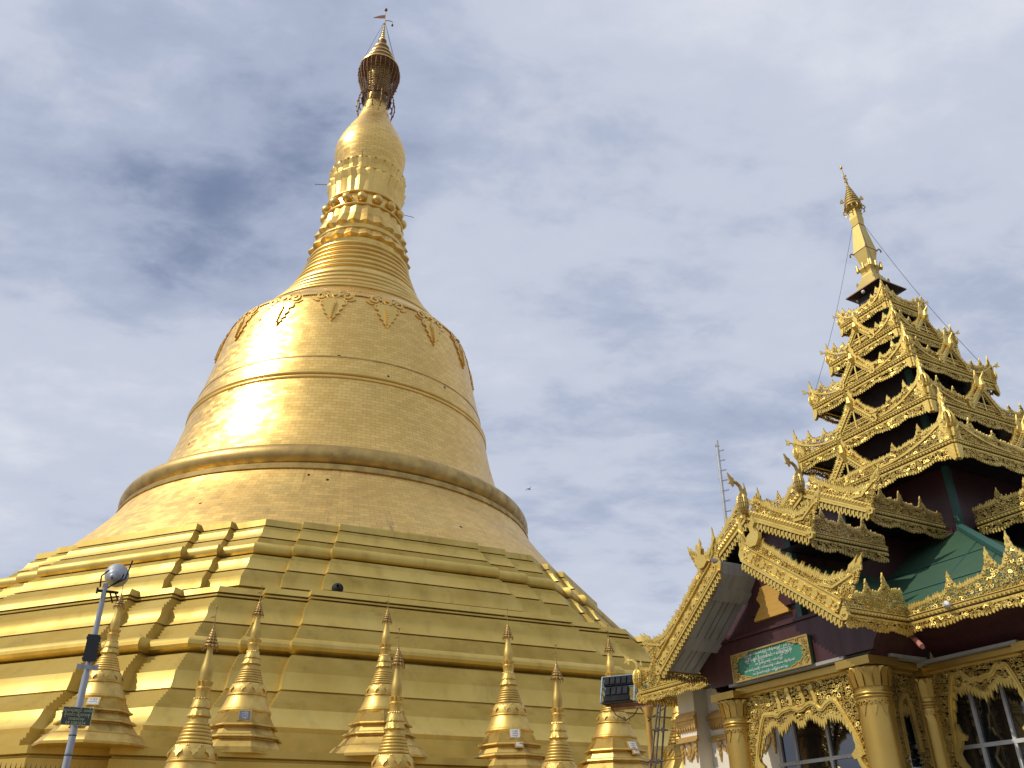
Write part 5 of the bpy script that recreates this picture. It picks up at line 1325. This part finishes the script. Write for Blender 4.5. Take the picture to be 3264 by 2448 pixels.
def place_rack(o, lx, dz=.165):
    c, s = cos(rk.rotation_euler.z), sin(rk.rotation_euler.z)
    o.location = (bp.x + lx * c, bp.y + lx * s, pz + dz + .04); o.rotation_euler = rk.rotation_euler
place_rack(r0, -.86); tag(r0, "grey floodlight bank in a pale blue frame, in full view on the beam", "floodlight", "floodlight banks on the rusty beam")
r1 = copy_tree(r0); place_rack(r1, .55); tag(r1, "floodlight bank in a pale blue frame, mostly hidden behind the pavilion's carved eave", "floodlight", "floodlight banks on the rusty beam")

# scaffold poles
DS = 23.0
sc0 = at_dist(*fz(830, 1655), DS)
scf = empty("scaffold", (sc0.x, sc0.y, 0)); scf.rotation_euler = (0, 0, atan2(sc0.y, sc0.x) - pi / 2)
tag(scf, "narrow scaffold of three dark steel tubes standing between the ochre post and the cream wall", "scaffold")
def scl(x, y, dd=0.0):
    p = at_dist(*fz(x, y), DS + dd) - Vector((sc0.x, sc0.y, 0)); c, s = cos(-scf.rotation_euler.z), sin(-scf.rotation_euler.z)
    return Vector((p.x * c - p.y * s, p.x * s + p.y * c, p.z))
for (xa, ya, xb, yb, dd) in ((895, 700, 785, 1640, 0), (925, 760, 850, 1650, .3), (995, 720, 935, 1650, .1)):
    a, b = scl(xa, ya, dd), scl(xb, yb, dd); k = b.z / (a.z - b.z); base = b - (a - b) * k
    mb = MB(); mb.tube([base, a], .024, 8); mb.build("tube", M["tube"], scf, sharp=40)
for (xa, ya, xb, yb) in ((800, 1110, 1035, 1112), (710, 1575, 970, 1560)):
    a, b = scl(xa, ya, -.04), scl(xb, yb, -.04); mb = MB(); mb.tube([a, b], .022, 8)
    for q in (.3, .68): 
        p = a + (b - a) * q; mb.box(p.x - .04, p.x + .04, p.y - .045, p.y + .04, p.z - .05, p.z + .05)
    mb.build("coupler_bar", M["tube"], scf, sharp=40)

# ================================================================== birds
def make_bird(mat):
    mb = MB()
    ring_ = [(-.16, .0, .012), (-.10, .012, .022), (-.04, .03, .055), (.03, .05, .062), (.09, .085, .045), (.12, .115, .030), (.145, .14, .034), (.17, .142, .024), (.195, .132, .006)]
    vs = []; n = 8
    for x, z, r in ring_:
        for k in range(n):
            t = 2 * pi * k / n; vs.append((x, r * cos(t) * .85, z + .05 + r * sin(t)))
    fs = [(i * n + k, i * n + (k + 1) % n, (i + 1) * n + (k + 1) % n, (i + 1) * n + k) for i in range(len(ring_) - 1) for k in range(n)] + [tuple(range(n)), tuple(range(len(vs) - 1, len(vs) - n - 1, -1))]
    mb.add(vs, fs)
    for sy in (-1, 1):
        mb.add([(.08, sy * .05, .12), (-.02, sy * .066, .11), (-.15, sy * .03, .06), (-.05, sy * .058, .05), (.05, sy * .058, .07)], [(0, 1, 2, 3, 4)])
        mb.tube([(.02, sy * .025, .03), (.03, sy * .025, .0)], .006, 4)
    return mb.mesh("pigeon", mat, 50)
pg, dv = make_bird(M["pigeon"]), make_bird(M["dove"])
def bird_at(me, s, d, z, rz, label):
    o = put("pigeon", me, None, pav_pt(s, d, z), rz); tag(o, label, "bird", "birds perched on the pavilion"); return o
bird_at(pg, 1.22, -.96, 6.78, 2.2, "dark pigeon perched at the top of the left porch gable board")
bird_at(dv, 1.66, -.03, 6.42, 2.6, "white bird perched on top of the stepped gold emblem board")
bird_at(dv, 4.98, .44, 5.18, 1.2, "white bird clinging to the carved main eave right of the porch")
pgo = bird_at(pg, -1.3, .5, 5.98, 2.9, "dark bird perched on the carved crest at the left end of the eave")
p = at_dist(1687, 1559, 60)
mb = MB(); mb.add([(-.04, 0, 0), (.18, 0, .02), (-.2, .0, .0), (0, .28, .1), (.06, .5, .02), (-.08, .26, .08), (0, -.28, .1), (.06, -.5, .02), (-.08, -.26, .08), (.02, 0, .07), (0, 0, -.06)], [(1, 9, 2), (1, 2, 10), (9, 3, 5), (3, 4, 5), (9, 8, 6), (6, 8, 7), (9, 5, 10), (9, 10, 8)])
fb_ = mb.build("flying_bird", M["pigeon"], None, loc=tuple(p), rz=.6); tag(fb_, "tiny dark bird flying in the open sky right of the great stupa", "bird")
